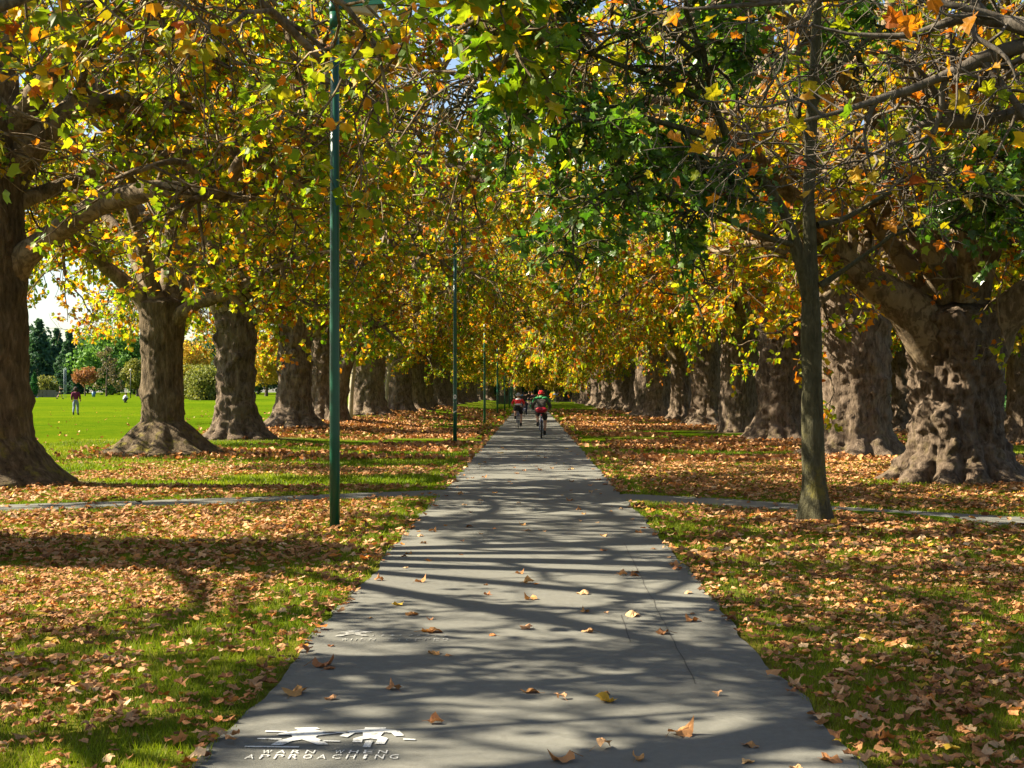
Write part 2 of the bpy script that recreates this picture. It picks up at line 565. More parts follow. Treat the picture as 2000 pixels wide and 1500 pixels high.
# ground sheet
gx = np.unique(np.concatenate([np.arange(-18, 18.01, 0.45), np.arange(-60, 60, 3.0), np.array([-1200, -700, -450, -300, -200, -140, -100, -80, 80, 100, 140, 200, 300, 450, 700, 1200.])]))
gy = np.unique(np.concatenate([np.arange(4, 40, 0.45), np.arange(40, 110, 1.0), np.arange(110, 260, 5.0), np.array([-600, -300, -150, -80, -40, -20, -10, -4, 0, 290, 320, 360, 420, 520, 700, 1000, 1600.])]))
X, Y = np.meshgrid(gx, gy)
Z = ground_h(X, Y) - 0.012 * (np.abs(X) < 1.35)
ny, nx = X.shape
ii, jj = np.meshgrid(np.arange(nx - 1), np.arange(ny - 1))
a = jj * nx + ii
tint = np.zeros((X.size, 3))
tint[:, 0] = bare(X, Y).ravel()
ld = litter_density(X, Y) * (np.abs(X) < 17) * (Y < 225) * (Y > 3)
tint[:, 1] = (ld * 0.5).ravel()
ground = link("ground", make_mesh("ground", np.stack([X, Y, Z], -1).reshape(-1, 3), np.stack([a, a + 1, a + nx + 1, a + nx], -1).reshape(-1, 4), M["lawn"], True, tint))
tag(ground, kind="structure")


def strip_mesh(name, ctr, half, z, mat, wob=0.03, step=0.25):
    seg = np.hypot(*np.diff(ctr, axis=0).T)
    s = np.concatenate([[0], np.cumsum(seg)])
    t = np.arange(0, s[-1], step)
    cx, cyy = np.interp(t, s, ctr[:, 0]), np.interp(t, s, ctr[:, 1])
    tx, ty = np.gradient(cx), np.gradient(cyy)
    l = np.hypot(tx, ty)
    nxx, nyy = -ty / l, tx / l
    wl = half + wob * (fbm(t * 1.3, 3.3, 0, 5, 4) - 0.5) * 2
    wr = half + wob * (fbm(t * 1.3, 9.3, 0, 6, 4) - 0.5) * 2
    V = np.empty((len(t) * 3, 3))
    for k, (w, sg) in enumerate(((wl, 1), (0, 0), (wr, -1))):
        V[k::3] = np.stack([cx + sg * w * nxx, cyy + sg * w * nyy, np.full(len(t), z)], 1)
    i = np.arange(len(t) - 1) * 3
    return make_mesh(name, V, np.concatenate([np.stack([i, i + 3, i + 4, i + 1], 1), np.stack([i + 1, i + 4, i + 5, i + 2], 1)])[:, ::-1], mat, True)


path = tag(link("path", strip_mesh("path", np.array([[0, -30.], [0, 60], [0, 238]]), 1.50, 0.012, M["asphalt"], 0.13, 0.15)), kind="structure")
tag(link("side_path", strip_mesh("side_path", CROSS_L, 0.60, 0.008, M["asphalt"], 0.07)), kind="structure")
tag(link("side_path", strip_mesh("side_path", CROSS_R, 0.72, 0.008, M["asphalt"], 0.07)), kind="structure")
# cracks in the asphalt along the old joint
t = np.arange(6.0, 17.0, 0.12)
for lo, hi, x0 in ((7.6, 15.0, 0.955), (9.0, 10.2, 0.66)):
    tt = t[(t > lo) & (t < hi)]
    cx = x0 + 0.035 * (tt - 8) * 0.35 + 0.03 * (fbm(tt * 2.5, x0, 0, 3) - .5)
    w = 0.0015 + 0.003 * vnoise(tt * 3, x0)
    V = np.concatenate([np.stack([cx - w, tt, np.full(len(tt), 0.0155)], 1), np.stack([cx + w, tt, np.full(len(tt), 0.0155)], 1)])
    i = np.arange(len(tt) - 1)
    n = len(tt)
    o = link("crack", make_mesh("crack", V, np.stack([i, i + n, i + n + 1, i + 1], 1), M["crack"]), path)

# ------------------------------------------------------------------ leaf shapes
_half = np.array([[0, 0], [0.40, 0.08], [0.30, 0.28], [0.50, 0.58], [0.23, 0.62], [0, 1.0]])
LEAF2D = np.vstack([_half, _half[1:5] * [-1, 1]])          # 0 base 1..4 right 5 tip 6..9 left
LEAF_F = np.array([[0, 1, 2], [0, 2, 4], [2, 3, 4], [0, 4, 5], [0, 7, 6], [0, 9, 7], [7, 9, 8], [0, 5, 9]])


def leaf_cloud(pos, tipdir, nrm, size, col, fold=0.18, curl=0.25, rng=RNG, simple=False):
    """many leaves as one vertex cloud; returns V, faces, colours"""
    n = len(pos)
    t = tipdir / (np.linalg.norm(tipdir, axis=1, keepdims=True) + 1e-9)
    s = np.cross(t, nrm)
    s /= np.linalg.norm(s, axis=1, keepdims=True) + 1e-9
    u = np.cross(s, t)
    L2 = LEAF2D if not simple else LEAF2D[[0, 1, 3, 4, 5, 9, 8, 6]] if simple == 'lobed' else LEAF2D[[0, 1, 3, 5, 8, 6]]
    k = len(L2)
    fo = fold * (0.4 + 1.2 * rng.random(n))
    cu = curl * (rng.random(n) * 2 - 0.7)
    x, y = L2[:, 0], L2[:, 1] - 0.05
    z = fo[:, None] * np.abs(x)[None] - cu[:, None] * (y ** 2)[None]
    V = pos[:, None, :] + size[:, None, None] * (x[None, :, None] * s[:, None] * rng.uniform(.8, 1.15, n)[:, None, None] + y[None, :, None] * t[:, None] + z[..., None] * u[:, None])
    if simple == 'lobed':
        f = np.array([[0, 1, 2], [0, 2, 3], [0, 3, 4], [0, 4, 5], [0, 5, 6], [0, 6, 7]])
    elif simple:
        f = np.array([[0, 1, 2, 3], [0, 3, 4, 5]])
    else:
        f = LEAF_F
    Fc = (f[None] + (np.arange(n) * k)[:, None, None]).reshape(-1, f.shape[1])
    return V.reshape(-1, 3), Fc, np.repeat(col, k, 0)


def rand_unit(n, rng=RNG):
    v = rng.normal(size=(n, 3))
    return v / np.linalg.norm(v, axis=1, keepdims=True)


PAL_PLANE = np.array([[0.11, 0.20, 0.012], [0.19, 0.29, 0.014], [0.31, 0.36, 0.016], [0.48, 0.37, 0.018], [0.60, 0.32, 0.018], [0.60, 0.215, 0.016], [0.42, 0.125, 0.016]])
PAL_DARK = np.array([[0.055, 0.115, 0.012], [0.095, 0.17, 0.016], [0.15, 0.225, 0.02], [0.26, 0.29, 0.03]])
PAL_DRY = np.array([[0.18, 0.078, 0.032], [0.34, 0.145, 0.055], [0.45, 0.212, 0.084], [0.55, 0.30, 0.14], [0.63, 0.42, 0.24], [0.52, 0.17, 0.028], [0.54, 0.37, 0.04]])


def pal(P_, t):
    t = np.clip(t, 0, 0.9999) * (len(P_) - 1)
    i = t.astype(int)
    f = (t - i)[:, None]
    return P_[i] * (1 - f) + P_[np.minimum(i + 1, len(P_) - 1)] * f


# ------------------------------------------------------------------ branching
def catmull(ctrl, n):
    c = np.asarray(ctrl, float)
    c = np.vstack([2 * c[0] - c[1], c, 2 * c[-1] - c[-2]])
    m_ = len(c) - 3
    t = np.linspace(0, m_ - 1e-6, n)
    i = t.astype(int)
    u = (t - i)[:, None]
    p0, p1, p2, p3 = c[i], c[i + 1], c[i + 2], c[i + 3]
    return 0.5 * (2 * p1 + (p2 - p0) * u + (2 * p0 - 5 * p1 + 4 * p2 - p3) * u ** 2 + (3 * p1 - p0 - 3 * p2 + p3) * u ** 3)


def wander(start, dirs, length, n, jit, grav, rng):
    """B branches at once: start (B,3) dirs (B,3) length (B,) -> (B,n,3)"""
    B = len(start)
    out = np.empty((B, n, 3))
    out[:, 0] = start
    d = dirs / np.linalg.norm(dirs, axis=1, keepdims=True)
    st = (length / (n - 1))[:, None]
    for k in range(1, n):
        d = d + rng.normal(size=(B, 3)) * jit + np.array([0, 0, grav])
        d /= np.linalg.norm(d, axis=1, keepdims=True)
        out[:, k] = out[:, k - 1] + d * st
    return out


def sample_on(C, R, per, tmin, tmax, rng):
    """per children on each polyline; returns position, tangent, radius, parent index"""
    B, n, _ = C.shape
    idx = np.repeat(np.arange(B), per)
    t = rng.uniform(tmin, tmax, len(idx)) * (n - 1)
    i = np.minimum(t.astype(int), n - 2)
    f = (t - i)[:, None]
    p = C[idx, i] * (1 - f) + C[idx, i + 1] * f
    tg = C[idx, i + 1] - C[idx, i]
    tg /= np.linalg.norm(tg, axis=1, keepdims=True) + 1e-9
    r = R[idx, i] * (1 - f[:, 0]) + R[idx, i + 1] * f[:, 0]
    return p, tg, r, idx, t / (n - 1)


class Tree:
    """limbs -> boughs -> branches -> twigs -> leaves; geometry in the tree's own frame"""
    def __init__(s, seed):
        s.rng = np.random.default_rng(seed)
        s.limbs = []          # (V, F) per main limb
        s.leaf = []           # (pos, dir, colour key)

    def limb(s, ctrl, r0, r1, n1=7, n2=6, n3=4, l1=(2.2, 4.2), l2=(0.9, 2.0), l3=(0.35, 0.8), leaves=13, tmin=0.22, n=18, grav=-0.01, twig_grav=-0.06, flat=0.35, leaf_up=True, k0=12, jit=0.10, keep=None, rs=1.0, keepb=None):
        rng = s.rng
        C = catmull(ctrl, n)
        C[2:] += np.cumsum(rng.normal(size=(n - 2, 3)) * jit * 0.35, 0) * 0.35
        tt = np.linspace(0, 1, n)
        R = r1 + (r0 - r1) * (1 - tt) ** 1.15
        R = R * (1 + 0.25 * np.exp(-tt / 0.06)) * (1 + 0.10 * rng.normal(size=n))
        V, Fq = [], []
        off = 0

        def put(Cb, Rb, k):
            nonlocal off
            v, f = tubes(Cb, Rb, k)
            V.append(v)
            Fq.append(f + off)
            off += len(v)
        put(C[None], R[None], k0)
        C0, R0 = C[None], R[None]
        tot = np.linalg.norm(np.diff(C, axis=0), axis=1).sum()
        # boughs
        p, tg, r, idx, t = sample_on(C0, R0, n1, tmin, 1.0, rng)
        p[0], tg[0], r[0], t[0] = C[-1], C[-1] - C[-2], R[-1], 1.0
        d = tg * 0.55 + rand_unit(len(p), rng) * np.array([1, 1, 1 - flat]) * 0.85
        d[0] = tg[0]
        L = rng.uniform(*l1, len(p)) * (1.15 - 0.45 * t)
        C1 = wander(p, d, L, 9, 0.26, grav, rng)
        R1 = np.minimum(r * 0.6, 0.10 * rs)[:, None] * (1 - np.linspace(0, 1, 9)[None]) ** 0.8 + 0.012 * rs
        put(C1, R1, 6)
        # branches
        p, tg, r, idx, t = sample_on(C1, R1, n2, 0.15, 1.0, rng)
        d = tg * 0.5 + rand_unit(len(p), rng) * np.array([1, 1, 1 - flat]) * 0.9
        C2 = wander(p, d, rng.uniform(*l2, len(p)), 6, 0.34, grav * 2, rng)
        R2 = np.minimum(r * 0.6, 0.030 * rs)[:, None] * (1 - np.linspace(0, 1, 6)[None]) ** 0.7 + 0.007 * rs
        put(C2, R2, 3)
        full = np.ones(len(C1), bool) if keepb is None else rng.random(len(C1)) < keepb
        full = full[idx]
        bias = rng.random(len(C1))[idx] * 0.5 + 0.5 * rng.random(len(C2))
        # twigs
        p, tg, r, idx, t = sample_on(C2, R2, n3, 0.2, 1.0, rng)
        d = tg * 0.5 + rand_unit(len(p), rng) * 0.8
        C3 = wander(p, d, rng.uniform(*l3, len(p)), 4, 0.36, twig_grav * 1.3, rng)
        R3 = np.minimum(r * 0.7, 0.011 * rs)[:, None] * (1 - 0.7 * np.linspace(0, 1, 4)[None]) + 0.003 * rs
        put(C3, R3, 3)
        bias = bias[idx] * 0.7 + 0.3 * rng.random(len(C3))
        full = full[idx]
        s.limbs.append((np.vstack(V), np.vstack(Fq)))
        if leaves > 0:
            p, tg, r, idx, t = sample_on(C3, R3, leaves, 0.1, 1.0, rng)
            if keepb is not None:
                kp = full[idx]
                p, tg, idx = p[kp], tg[kp], idx[kp]
            if keep is not None:
                kp = rng.random(len(p)) < keep
                p, tg, idx = p[kp], tg[kp], idx[kp]
            out = rand_unit(len(p), rng) * 0.8 + tg * 0.5 + np.array([0, 0, -0.25])
            out /= np.linalg.norm(out, axis=1, keepdims=True)
            p = p + out * rng.uniform(0.02, 0.10, (len(p), 1))
            s.leaf.append((p, out, bias[idx]))
        return C

    def leaves(s, size=(0.08, 0.155), palette=PAL_PLANE, shift=0.0, spread=1.0):
        rng = s.rng
        p = np.vstack([a[0] for a in s.leaf])
        d = np.vstack([a[1] for a in s.leaf])
        b = np.concatenate([a[2] for a in s.leaf])
        nrm = rand_unit(len(p), rng) * 0.75 + np.array([0, 0, 0.8])
        sz = rng.uniform(*size, len(p))
        key = (b - 0.5) * 0.40 + 0.24 + rng.normal(size=len(p)) * 0.15
        key = np.where(rng.random(len(p)) < 0.13 + 0.25 * b, rng.uniform(0.5, 1.0, len(p)), key)
        key = np.clip(key * spread + shift, 0, 1)
        col = pal(palette, key) * rng.uniform(0.8, 1.15, (len(p), 1))
        return p, d, nrm, sz, col


def make_crown_mesh(name, L, mat, sel=None, rng=RNG, lod=False):
    p, d, nrm, sz, col = L
    if sel is not None:
        p, d, nrm, sz, col = p[sel], d[sel], nrm[sel], sz[sel], col[sel]
    V, Fc, c = leaf_cloud(p, d, nrm, sz, col, rng=rng, simple=lod)
    return make_mesh(name, V, Fc, mat, False, c)


# single leaf meshes shared by all leaves that are objects of their own
def single_leaf_meshes(prefix, palette, mat, n, fold, curl, seed):
    rng = np.random.default_rng(seed)
    out = []
    for k in range(n):
        col = pal(palette, np.array([k / max(1, n - 1)])) * rng.uniform(0.9, 1.1)
        L2 = LEAF2D
        # a finer outline: mid points on every edge, curled and folded
        ring = [0, 1, 2, 3, 4, 5, 9, 8, 7, 6]
        pts, half = [], []
        for a_, b_ in zip(ring, ring[1:] + ring[:1]):
            pts.append(L2[a_])
            mid = (L2[a_] + L2[b_]) / 2 + rng.normal(size=2) * 0.02
            mid = mid + (mid - [0, 0.4]) * 0.13
            pts.append(mid)
        pts = np.array(pts)
        inner = np.array([[0, 0.18], [0.0, 0.45], [0.0, 0.70], [0.17, 0.38], [-0.17, 0.38], [0.0, 0.33]])
        ctr = np.array([[0, 0.40]])
        mid = pts * 0.5 + ctr * 0.5
        A = np.vstack([pts, mid, ctr])
        x, y = A[:, 0], A[:, 1] - 0.1
        fo, cu = fold * rng.uniform(0.3, 1.5), curl * rng.uniform(-0.5, 1.4)
        ripple = 0.06 * np.sin(x * 9 + rng.uniform(0, 6)) * np.cos(y * 7 + rng.uniform(0, 6))
        z = fo * np.abs(x) ** 1.3 * 1.4 - cu * (y - 0.3) ** 2 + ripple + rng.normal(size=len(A)) * 0.012
        V = np.stack([x, y, z], 1)
        m_ = len(pts)
        i = np.arange(m_)
        j = (i + 1) % m_
        fq = np.stack([i, j, m_ + j, m_ + i], 1)
        ft = np.stack([m_ + i, m_ + j, np.full(m_, 2 * m_)], 1)
        # stalk
        sv, sf = tubes(np.array([[[0, 0.0 - 0.1, z[0]], [0.02, -0.28, z[0] + 0.02], [0.05, -0.48, z[0] - 0.01]]]), np.array([[0.011, 0.009, 0.008]]), 3)
        V = np.vstack([V, sv])
        c = np.repeat(col, len(V), 0)
        c[:m_] *= 0.85
        out.append(make_mesh(prefix, V, [fq, ft, sf + 2 * m_ + 1], mat, False, c))
    return out


LEAF_MESH = single_leaf_meshes("leaf", PAL_PLANE, M["leaf"], 14, 0.25, 0.45, 3)
LEAF_MESH_DARK = single_leaf_meshes("leaf", PAL_DARK, M["leaf_dark"], 6, 0.25, 0.4, 4)


def leaf_matrix(p, d, nrm, sz):
    t = Vector(d).normalized()
    s_ = t.cross(Vector(nrm)).normalized()
    u = s_.cross(t)
    return Matrix(((s_.x * sz, t.x * sz, u.x * sz, p[0]), (s_.y * sz, t.y * sz, u.y * sz, p[1]), (s_.z * sz, t.z * sz, u.z * sz, p[2]), (0, 0, 0, 1)))


def split_front_leaves(L, root_loc, n, meshes, palette, parent, rng):
    """the n leaves that show largest in the photograph become parts of their own"""
    p, d, nrm, sz, col = L
    w = p + np.array(root_loc)
    dep = np.maximum(w[:, 1], 0.5)
    px = VX + w[:, 0] / dep * F
    py = VY - (w[:, 2] - CH) / dep * F
    score = sz / dep * ((px > 5) & (px < 1995) & (py > 5) & (py < 1495) & (w[:, 1] > 2))
    pick = np.argsort(-score)[:n]
    pick = pick[score[pick] > 0]
    for i in pick:
        dist = ((palette - col[i]) ** 2).sum(1)
        k = int(round(np.argmin(dist) / (len(palette) - 1) * (len(meshes) - 1)))
        k = int(np.clip(k + rng.integers(-1, 2), 0, len(meshes) - 1))
        o = link("leaf", meshes[k], parent)
        o.matrix_local = leaf_matrix(p[i], d[i], nrm[i], sz[i])
    sel = np.ones(len(p), bool)
    sel[pick] = False
    return sel


# ------------------------------------------------------------------ trunks
def trunk_mesh(seed, r, H, mat, flare=0.9, fl_h=0.45, lobes=7, burl=0.10, grain=0.03, top=1.0, waist=0.0, lean=(0, 0), nz=90, na=84, ridge=0.35, big=0.0):
    rng = np.random.default_rng(seed)
    z = np.concatenate([np.linspace(-0.25, 0.8, nz // 3, endpoint=False), np.linspace(0.8, H, nz - nz // 3)])
    th = np.arange(na) / na * 2 * PI
    TH, ZZ = np.meshgrid(th, z)
    zz = np.clip(ZZ, 0, None)
    ph = rng.uniform(0, 2 * PI, 3)
    lob = np.abs(np.sin(TH * lobes / 2 + ph[0] + 0.7 * np.sin(TH + ph[1]) + 0.25 * np.sin(3 * TH + ph[2]))) ** 0.8
    root = flare * np.exp(-zz / fl_h) * (1 - ridge + 2 * ridge * lob) + 0.10 * lob * np.exp(-zz / 1.6) * (burl > 0.05)
    prof = 1 + root + big * np.clip(1 - (zz / 0.80) ** 2, 0, 1) ** 0.95 * (0.85 + 0.3 * lob) - waist * np.exp(-((zz - H * 0.45) / (H * 0.25)) ** 2) + (top - 1) * sstep(H * 0.6, H, zz)
    cx, sx = np.cos(TH), np.sin(TH)
    lump = fbm(cx * r * 1.7, sx * r * 1.7, ZZ * 1.0, seed, 2) - 0.5
    knob = np.abs(fbm(cx * r * 3.6 + 9, sx * r * 3.6, ZZ * 3.0, seed + 5, 3) - 0.5) * 2.2 - 0.3 + 0.9 * (fbm(cx * r * 7 + 3, sx * r * 7, ZZ * 6, seed + 7, 2) - 0.5)
    fine = fbm(cx * r * 12, sx * r * 12, ZZ * 8, seed + 9, 2) - 0.5
    vert = fbm(TH * 0 + cx * r * 7, sx * r * 7, ZZ * 0.8, seed + 13, 2) - 0.5
    R = r * prof + r * burl * 2.4 * lump + burl * 1.3 * knob + grain * 2.2 * fine + grain * 2.0 * vert
    # round burls
    for _ in range(int(26 * burl / 0.1)):
        t0, z0, s0 = rng.uniform(0, 2 * PI), rng.uniform(0.3, H), rng.uniform(0.07, 0.22)
        dth = (TH - t0 + PI) % (2 * PI) - PI
        g = np.exp(-((dth * r) ** 2 + (ZZ - z0) ** 2) / s0 ** 2)
        R = R + g * s0 * 0.55
    R = np.maximum(R, 0.3 * r)
    ox = lean[0] * sstep(0, H, ZZ) + 0.05 * r * np.sin(ZZ * 1.1 + ph[0])
    oy = lean[1] * sstep(0, H, ZZ)
    V = np.stack([R * cx + ox, R * sx + oy, ZZ], -1).reshape(-1, 3)
    j, i = np.meshgrid(np.arange(nz - 1), np.arange(na), indexing='ij')
    A, B = j * na + i, j * na + (i + 1) % na
    f = [np.stack([A, B, B + na, A + na], -1).reshape(-1, 4)]
    # domed top
    ring = V[(nz - 1) * na:]
    c = ring.mean(0)
    V = np.vstack([V, c + (ring - c) * 0.6 + [0, 0, 0.25 * r], c + [0, 0, 0.35 * r]])
    i = np.arange(na)
    b0, b1 = (nz - 1) * na, nz * na
    f.append(np.stack([b0 + i, b0 + (i + 1) % na, b1 + (i + 1) % na, b1 + i], 1))
    tri = np.stack([b1 + i, b1 + (i + 1) % na, np.full(na, b1 + na)], 1)
    return make_mesh("trunk", V, [f[0], f[1], tri], mat, True)


def generic_limbs(t, rng, H, r, n=7, reach=(7.5, 10.0), rise=(3.0, 7.5), leaves=16, n2=6, n3=5, droop=True, kb=None, rs=1.0):
    """main limbs spreading from a trunk head at height H"""
    a0 = rng.uniform(0, 2 * PI)
    for k in range(n):
        a = a0 + 2 * PI * k / n + rng.normal() * 0.25
        hi = k % 2
        R_ = rng.uniform(*reach) * (0.75 if hi else 1.0)
        up = rng.uniform(*rise) + (4.0 if hi else 0.0)
        dx, dy = math.cos(a), math.sin(a)
        st = np.array([dx * r * 0.45, dy * r * 0.45, H - 0.5 + rng.normal() * 0.25])
        b = a + rng.normal() * 0.25
        ex, ey = math.cos(b), math.sin(b)
        end_z = H + up * (0.75 if droop and not hi else 1.0)
        ctrl = [st, st + [dx * R_ * 0.15, dy * R_ * 0.15, up * 0.30], st + [dx * R_ * 0.45, dy * R_ * 0.45, up * 0.75], [ex * R_ * 0.8, ey * R_ * 0.8, H + up * 0.95], [ex * R_ * 1.05, ey * R_ * 1.05, end_z]]
        t.limb(ctrl, r * rng.uniform(0.30, 0.42), 0.06, n1=8, n2=n2, n3=n3, rs=rs, leaves=leaves, l1=(2.2, 4.4), grav=-0.035, twig_grav=-0.07, keepb=(kb or 1) * (0.8 if hi else 1))
    # leader
    t.limb([[0, 0, H - 0.4], [0.4, 0.2, H + 2.5], [0.2 + rng.normal() * .5, rng.normal() * .5, H + 5.5], [rng.normal(), rng.normal(), H + 9]], r * 0.45, 0.06, n1=10, n2=n2, n3=n3, rs=rs, leaves=leaves, l1=(2.5, 4.8), keepb=0.8 * (kb or 1))
    # hanging lower boughs that close the tunnel
    for k in range(5):
        a = a0 + 2 * PI * (k + 0.5) / 5 + rng.normal() * 0.3
        dx, dy = math.cos(a), math.sin(a)
        Rr = rng.uniform(6.0, 8.4)
        t.limb([[dx * r * .5, dy * r * .5, H - 0.2], [dx * Rr * .4, dy * Rr * .4, H + 1.6], [dx * Rr * .75, dy * Rr * .75, H + 1.7], [dx * Rr, dy * Rr, H + 0.55]], r * 0.2, 0.04, n1=8, n2=n2, n3=n3, rs=rs, leaves=leaves, l1=(1.5, 2.8), grav=-0.06, twig_grav=-0.09, keepb=kb)


def limb_objs(t, parent, mat):
    return [link("limb", make_mesh("limb", V, Fq, mat, True), parent) for V, Fq in t.limbs]


def instantiate(proto, root):
    """copy limbs and crown of a prototype under a new root"""
    for ch in proto:
        c = ch.copy()
        COL.objects.link(c)
        c.parent = root


# three crowns reused along the rows
VARIANTS = []
for k in range(4):
    t = Tree(100 + k)
    generic_limbs(t, t.rng, 4.4, (0.85, 0.85, 0.85, 0.36)[k], n=7, leaves=(16, 16, 16, 15)[k], n2=6, n3=4, kb=(0.88, 0.88, 0.88, 0.38)[k], rs=(1, 1, 1, 0.55)[k])
    L = t.leaves(shift=(0.0, 0.06, 0.12, 0.0)[k], size=(0.065, 0.125) if k == 3 else (0.08, 0.155))
    VARIANTS.append(dict(limbs=[make_mesh("limb", V, Fq, M["limb"], True) for V, Fq in t.limbs], crown=make_crown_mesh("crown", L, M["leaf"], None, t.rng, "lobed" if k == 3 else True), n=len(L[0])))
TRUNKS = [trunk_mesh(60 + k, 0.86 + 0.04 * k, 4.7, M["bark"], flare=0.5 + 0.1 * k, fl_h=0.36, lobes=8 + k, burl=0.10, top=1.1, nz=60, na=54) for k in range(3)]


def variant_tree(x, y, k, rz, scale, label, group, trunk=None, tk=0):
    root = tag(empty("plane_tree", (x, y, float(ground_h(x, y))), rz), label, "tree", group)
    root.scale = (scale, scale, scale)
    link("trunk", trunk or TRUNKS[tk % 3], root)
    v = VARIANTS[k % 3 if k < 90 else 3]
    zs = (1.22 if x < 0 else 1.45) if y > 40 else 1.0
    wd = 1.16 if y > 60 else 1.0
    lift = 0.45 if 40 < y < 66 else 0.0
    for o in [link("limb", lm, root) for lm in v["limbs"]] + [tag(link("crown", v["crown"], root), kind="stuff")]:
        o.scale = (wd, wd, zs)
        o.location = (0, 0, 3.5 * (1 - zs) + lift)
    return root


GL, GR = "plane trees in the row along the open lawn", "plane trees in the row on the fence side"
LAB_FAR_L = "thick plane tree standing in the long row that borders the open lawn"
LAB_FAR_R = "burled old plane tree standing in the long row across the path from the lawn"
TKW = dict(nz=96, na=96)

# trees beside and behind the camera whose crowns reach into the picture
LAB_OVER = "plane tree of the lawn row whose boughs overhang the path beside the camera"
for k, d in enumerate(LEFT_D[:3]):
    variant_tree(LROW_X - 0.3, d, 93, 1.3 + k * 2.1, 1.22, LAB_OVER, "plane trees overhanging the near path", tk=k)
variant_tree(RROW_X + 0.4, 15.0, 93, 0.6, 1.25, "plane tree beside the burled tree with the wide two armed fork, boughs reaching in", GR, tk=1)

# first lawn-row tree: smooth bole, wide skirt of roots, heavy limb arching to the path
BASE = np.array([LROW_X, 24.0, float(ground_h(LROW_X, 24.0))])
root = tag(empty("plane_tree", BASE), "dark smooth plane tree with one heavy limb arching over the lawn toward the lamp post", "tree", GL)
link("trunk", trunk_mesh(201, 0.60, 6.5, M["bark_smooth"], flare=1.0, fl_h=0.40, lobes=9, burl=0.030, grain=0.025, ridge=0.14, big=0.28, top=0.8, **TKW), root)
t = Tree(301)
rel = lambda pts: [P(*q) - BASE for q in pts]
t.limb([np.array([0.0, 0.15, 2.7])] + rel([(30, 520, 24.0), (110, 450, 23.6), (210, 392, 23), (330, 366, 22.4), (430, 375, 21.8), (500, 285, 21.2), (560, 250, 20.5)]), 0.29, 0.07, n1=9, leaves=8, n2=7, tmin=0.55, l1=(1.4, 2.8))
t.limb([np.array([0.1, 0, 5.5])] + rel([(70, 270, 24), (150, 215, 24), (300, 205, 24.5), (420, 235, 24.5), (520, 280, 24.5)]), 0.28, 0.06, n1=11, leaves=16, n2=7)
t.limb([np.array([0, 0, 6.3]), [0.2, 0.1, 8.5], [0.3, -0.4, 11], [0.8, 0.3, 14]], 0.42, 0.08, n1=12, leaves=16, l1=(2.4, 4.6))
t.limb([np.array([0.1, 0.1, 6.0])] + rel([(120, 120, 23.5), (250, 40, 23), (420, 30, 22.5), (600, 70, 22), (760, 110, 21.5)]), 0.24, 0.06, n1=12, leaves=16, n2=7)
for a, R_, up in ((2.2, 7.5, 4.0), (3.4, 7, 5), (4.1, 7.0, 6.5), (1.0, 7.0, 4.5)):
    dx, dy = math.cos(a), math.sin(a)
    t.limb([[dx * .3, dy * .3, 5.2], [dx * R_ * .3, dy * R_ * .3, 5.2 + up * .5], [dx * R_ * .7, dy * R_ * .7, 5.2 + up * .9], [dx * R_, dy * R_, 5.2 + up * .85]], 0.2, 0.05, n1=9, leaves=16)
for a, R_ in ((0.45, 6.5),):
    dx, dy = math.cos(a), math.sin(a)
    t.limb([[dx * .3, dy * .3, 5.0], [dx * R_ * .4, dy * R_ * .4, 6.0], [dx * R_ * .8, dy * R_ * .8, 6.3], [dx * R_, dy * R_, 5.8]], 0.14, 0.04, n1=8, leaves=7, l1=(1.4, 2.6), grav=-0.06, twig_grav=-0.1)
limb_objs(t, root, M["limb"])
L = t.leaves(shift=0.0)
sel = split_front_leaves(L, BASE, 280, LEAF_MESH, PAL_PLANE, root, t.rng)
tag(link("crown", make_crown_mesh("crown", L, M["leaf"], sel, t.rng, "lobed"), root), kind="stuff")

# second lawn-row tree: smooth column on a broad bell of roots, open Y fork
BASE = np.array([LROW_X, 35.1, float(ground_h(LROW_X, 35.1))])
root = tag(empty("plane_tree", BASE), "smooth trunked plane tree on a broad bell shaped root base with open Y fork", "tree", GL)
link("trunk", trunk_mesh(202, 0.53, 3.9, M["bark_smooth"], flare=0.85, fl_h=0.17, lobes=11, burl=0.022, grain=0.025, ridge=0.20, big=0.95, top=1.15, **TKW), root)
t = Tree(302)
t.limb([np.array([-0.12, 0, 3.3])] + rel([(285, 590, 35), (240, 552, 34.8), (195, 510, 34.5), (150, 440, 34), (90, 380, 33), (20, 350, 32)]), 0.32, 0.06, n1=11, leaves=15, l1=(1.6, 3.0), grav=0.0, tmin=0.5, flat=0.0)
t.limb([np.array([0.15, 0, 3.2])] + rel([(352, 615, 34.8), (400, 590, 34.5), (460, 568, 34), (530, 530, 33.5), (620, 500, 32.5)]), 0.26, 0.06, n1=10, leaves=15, l1=(1.4, 2.8), grav=0.02, tmin=0.55, flat=0.0)
t.limb([np.array([0, 0.05, 3.5])] + rel([(330, 540, 35.3), (338, 430, 35.3), (360, 280, 35), (380, 120, 35)]), 0.34, 0.08, n1=14, tmin=0.35, leaves=15, l1=(2.2, 4.4))
for a, R_, up in ((0.4, 7.5, 4.5), (1.5, 7, 5.5), (2.5, 8, 4), (3.3, 8.0, 2.6), (4.2, 7, 7.5)):
    dx, dy = math.cos(a), math.sin(a)
    t.limb([[dx * .2, dy * .2, 3.9], [dx * R_ * .3, dy * R_ * .3, 3.9 + up * .6], [dx * R_ * .7, dy * R_ * .7, 3.9 + up], [dx * R_, dy * R_, 3.9 + up * .8]], 0.18, 0.05, n1=9, leaves=7, grav=-0.04, twig_grav=-0.09, keepb=0.8)
limb_objs(t, root, M["limb"])
L = t.leaves(shift=0.05)
sel = split_front_leaves(L, BASE, 120, LEAF_MESH, PAL_PLANE, root, t.rng)
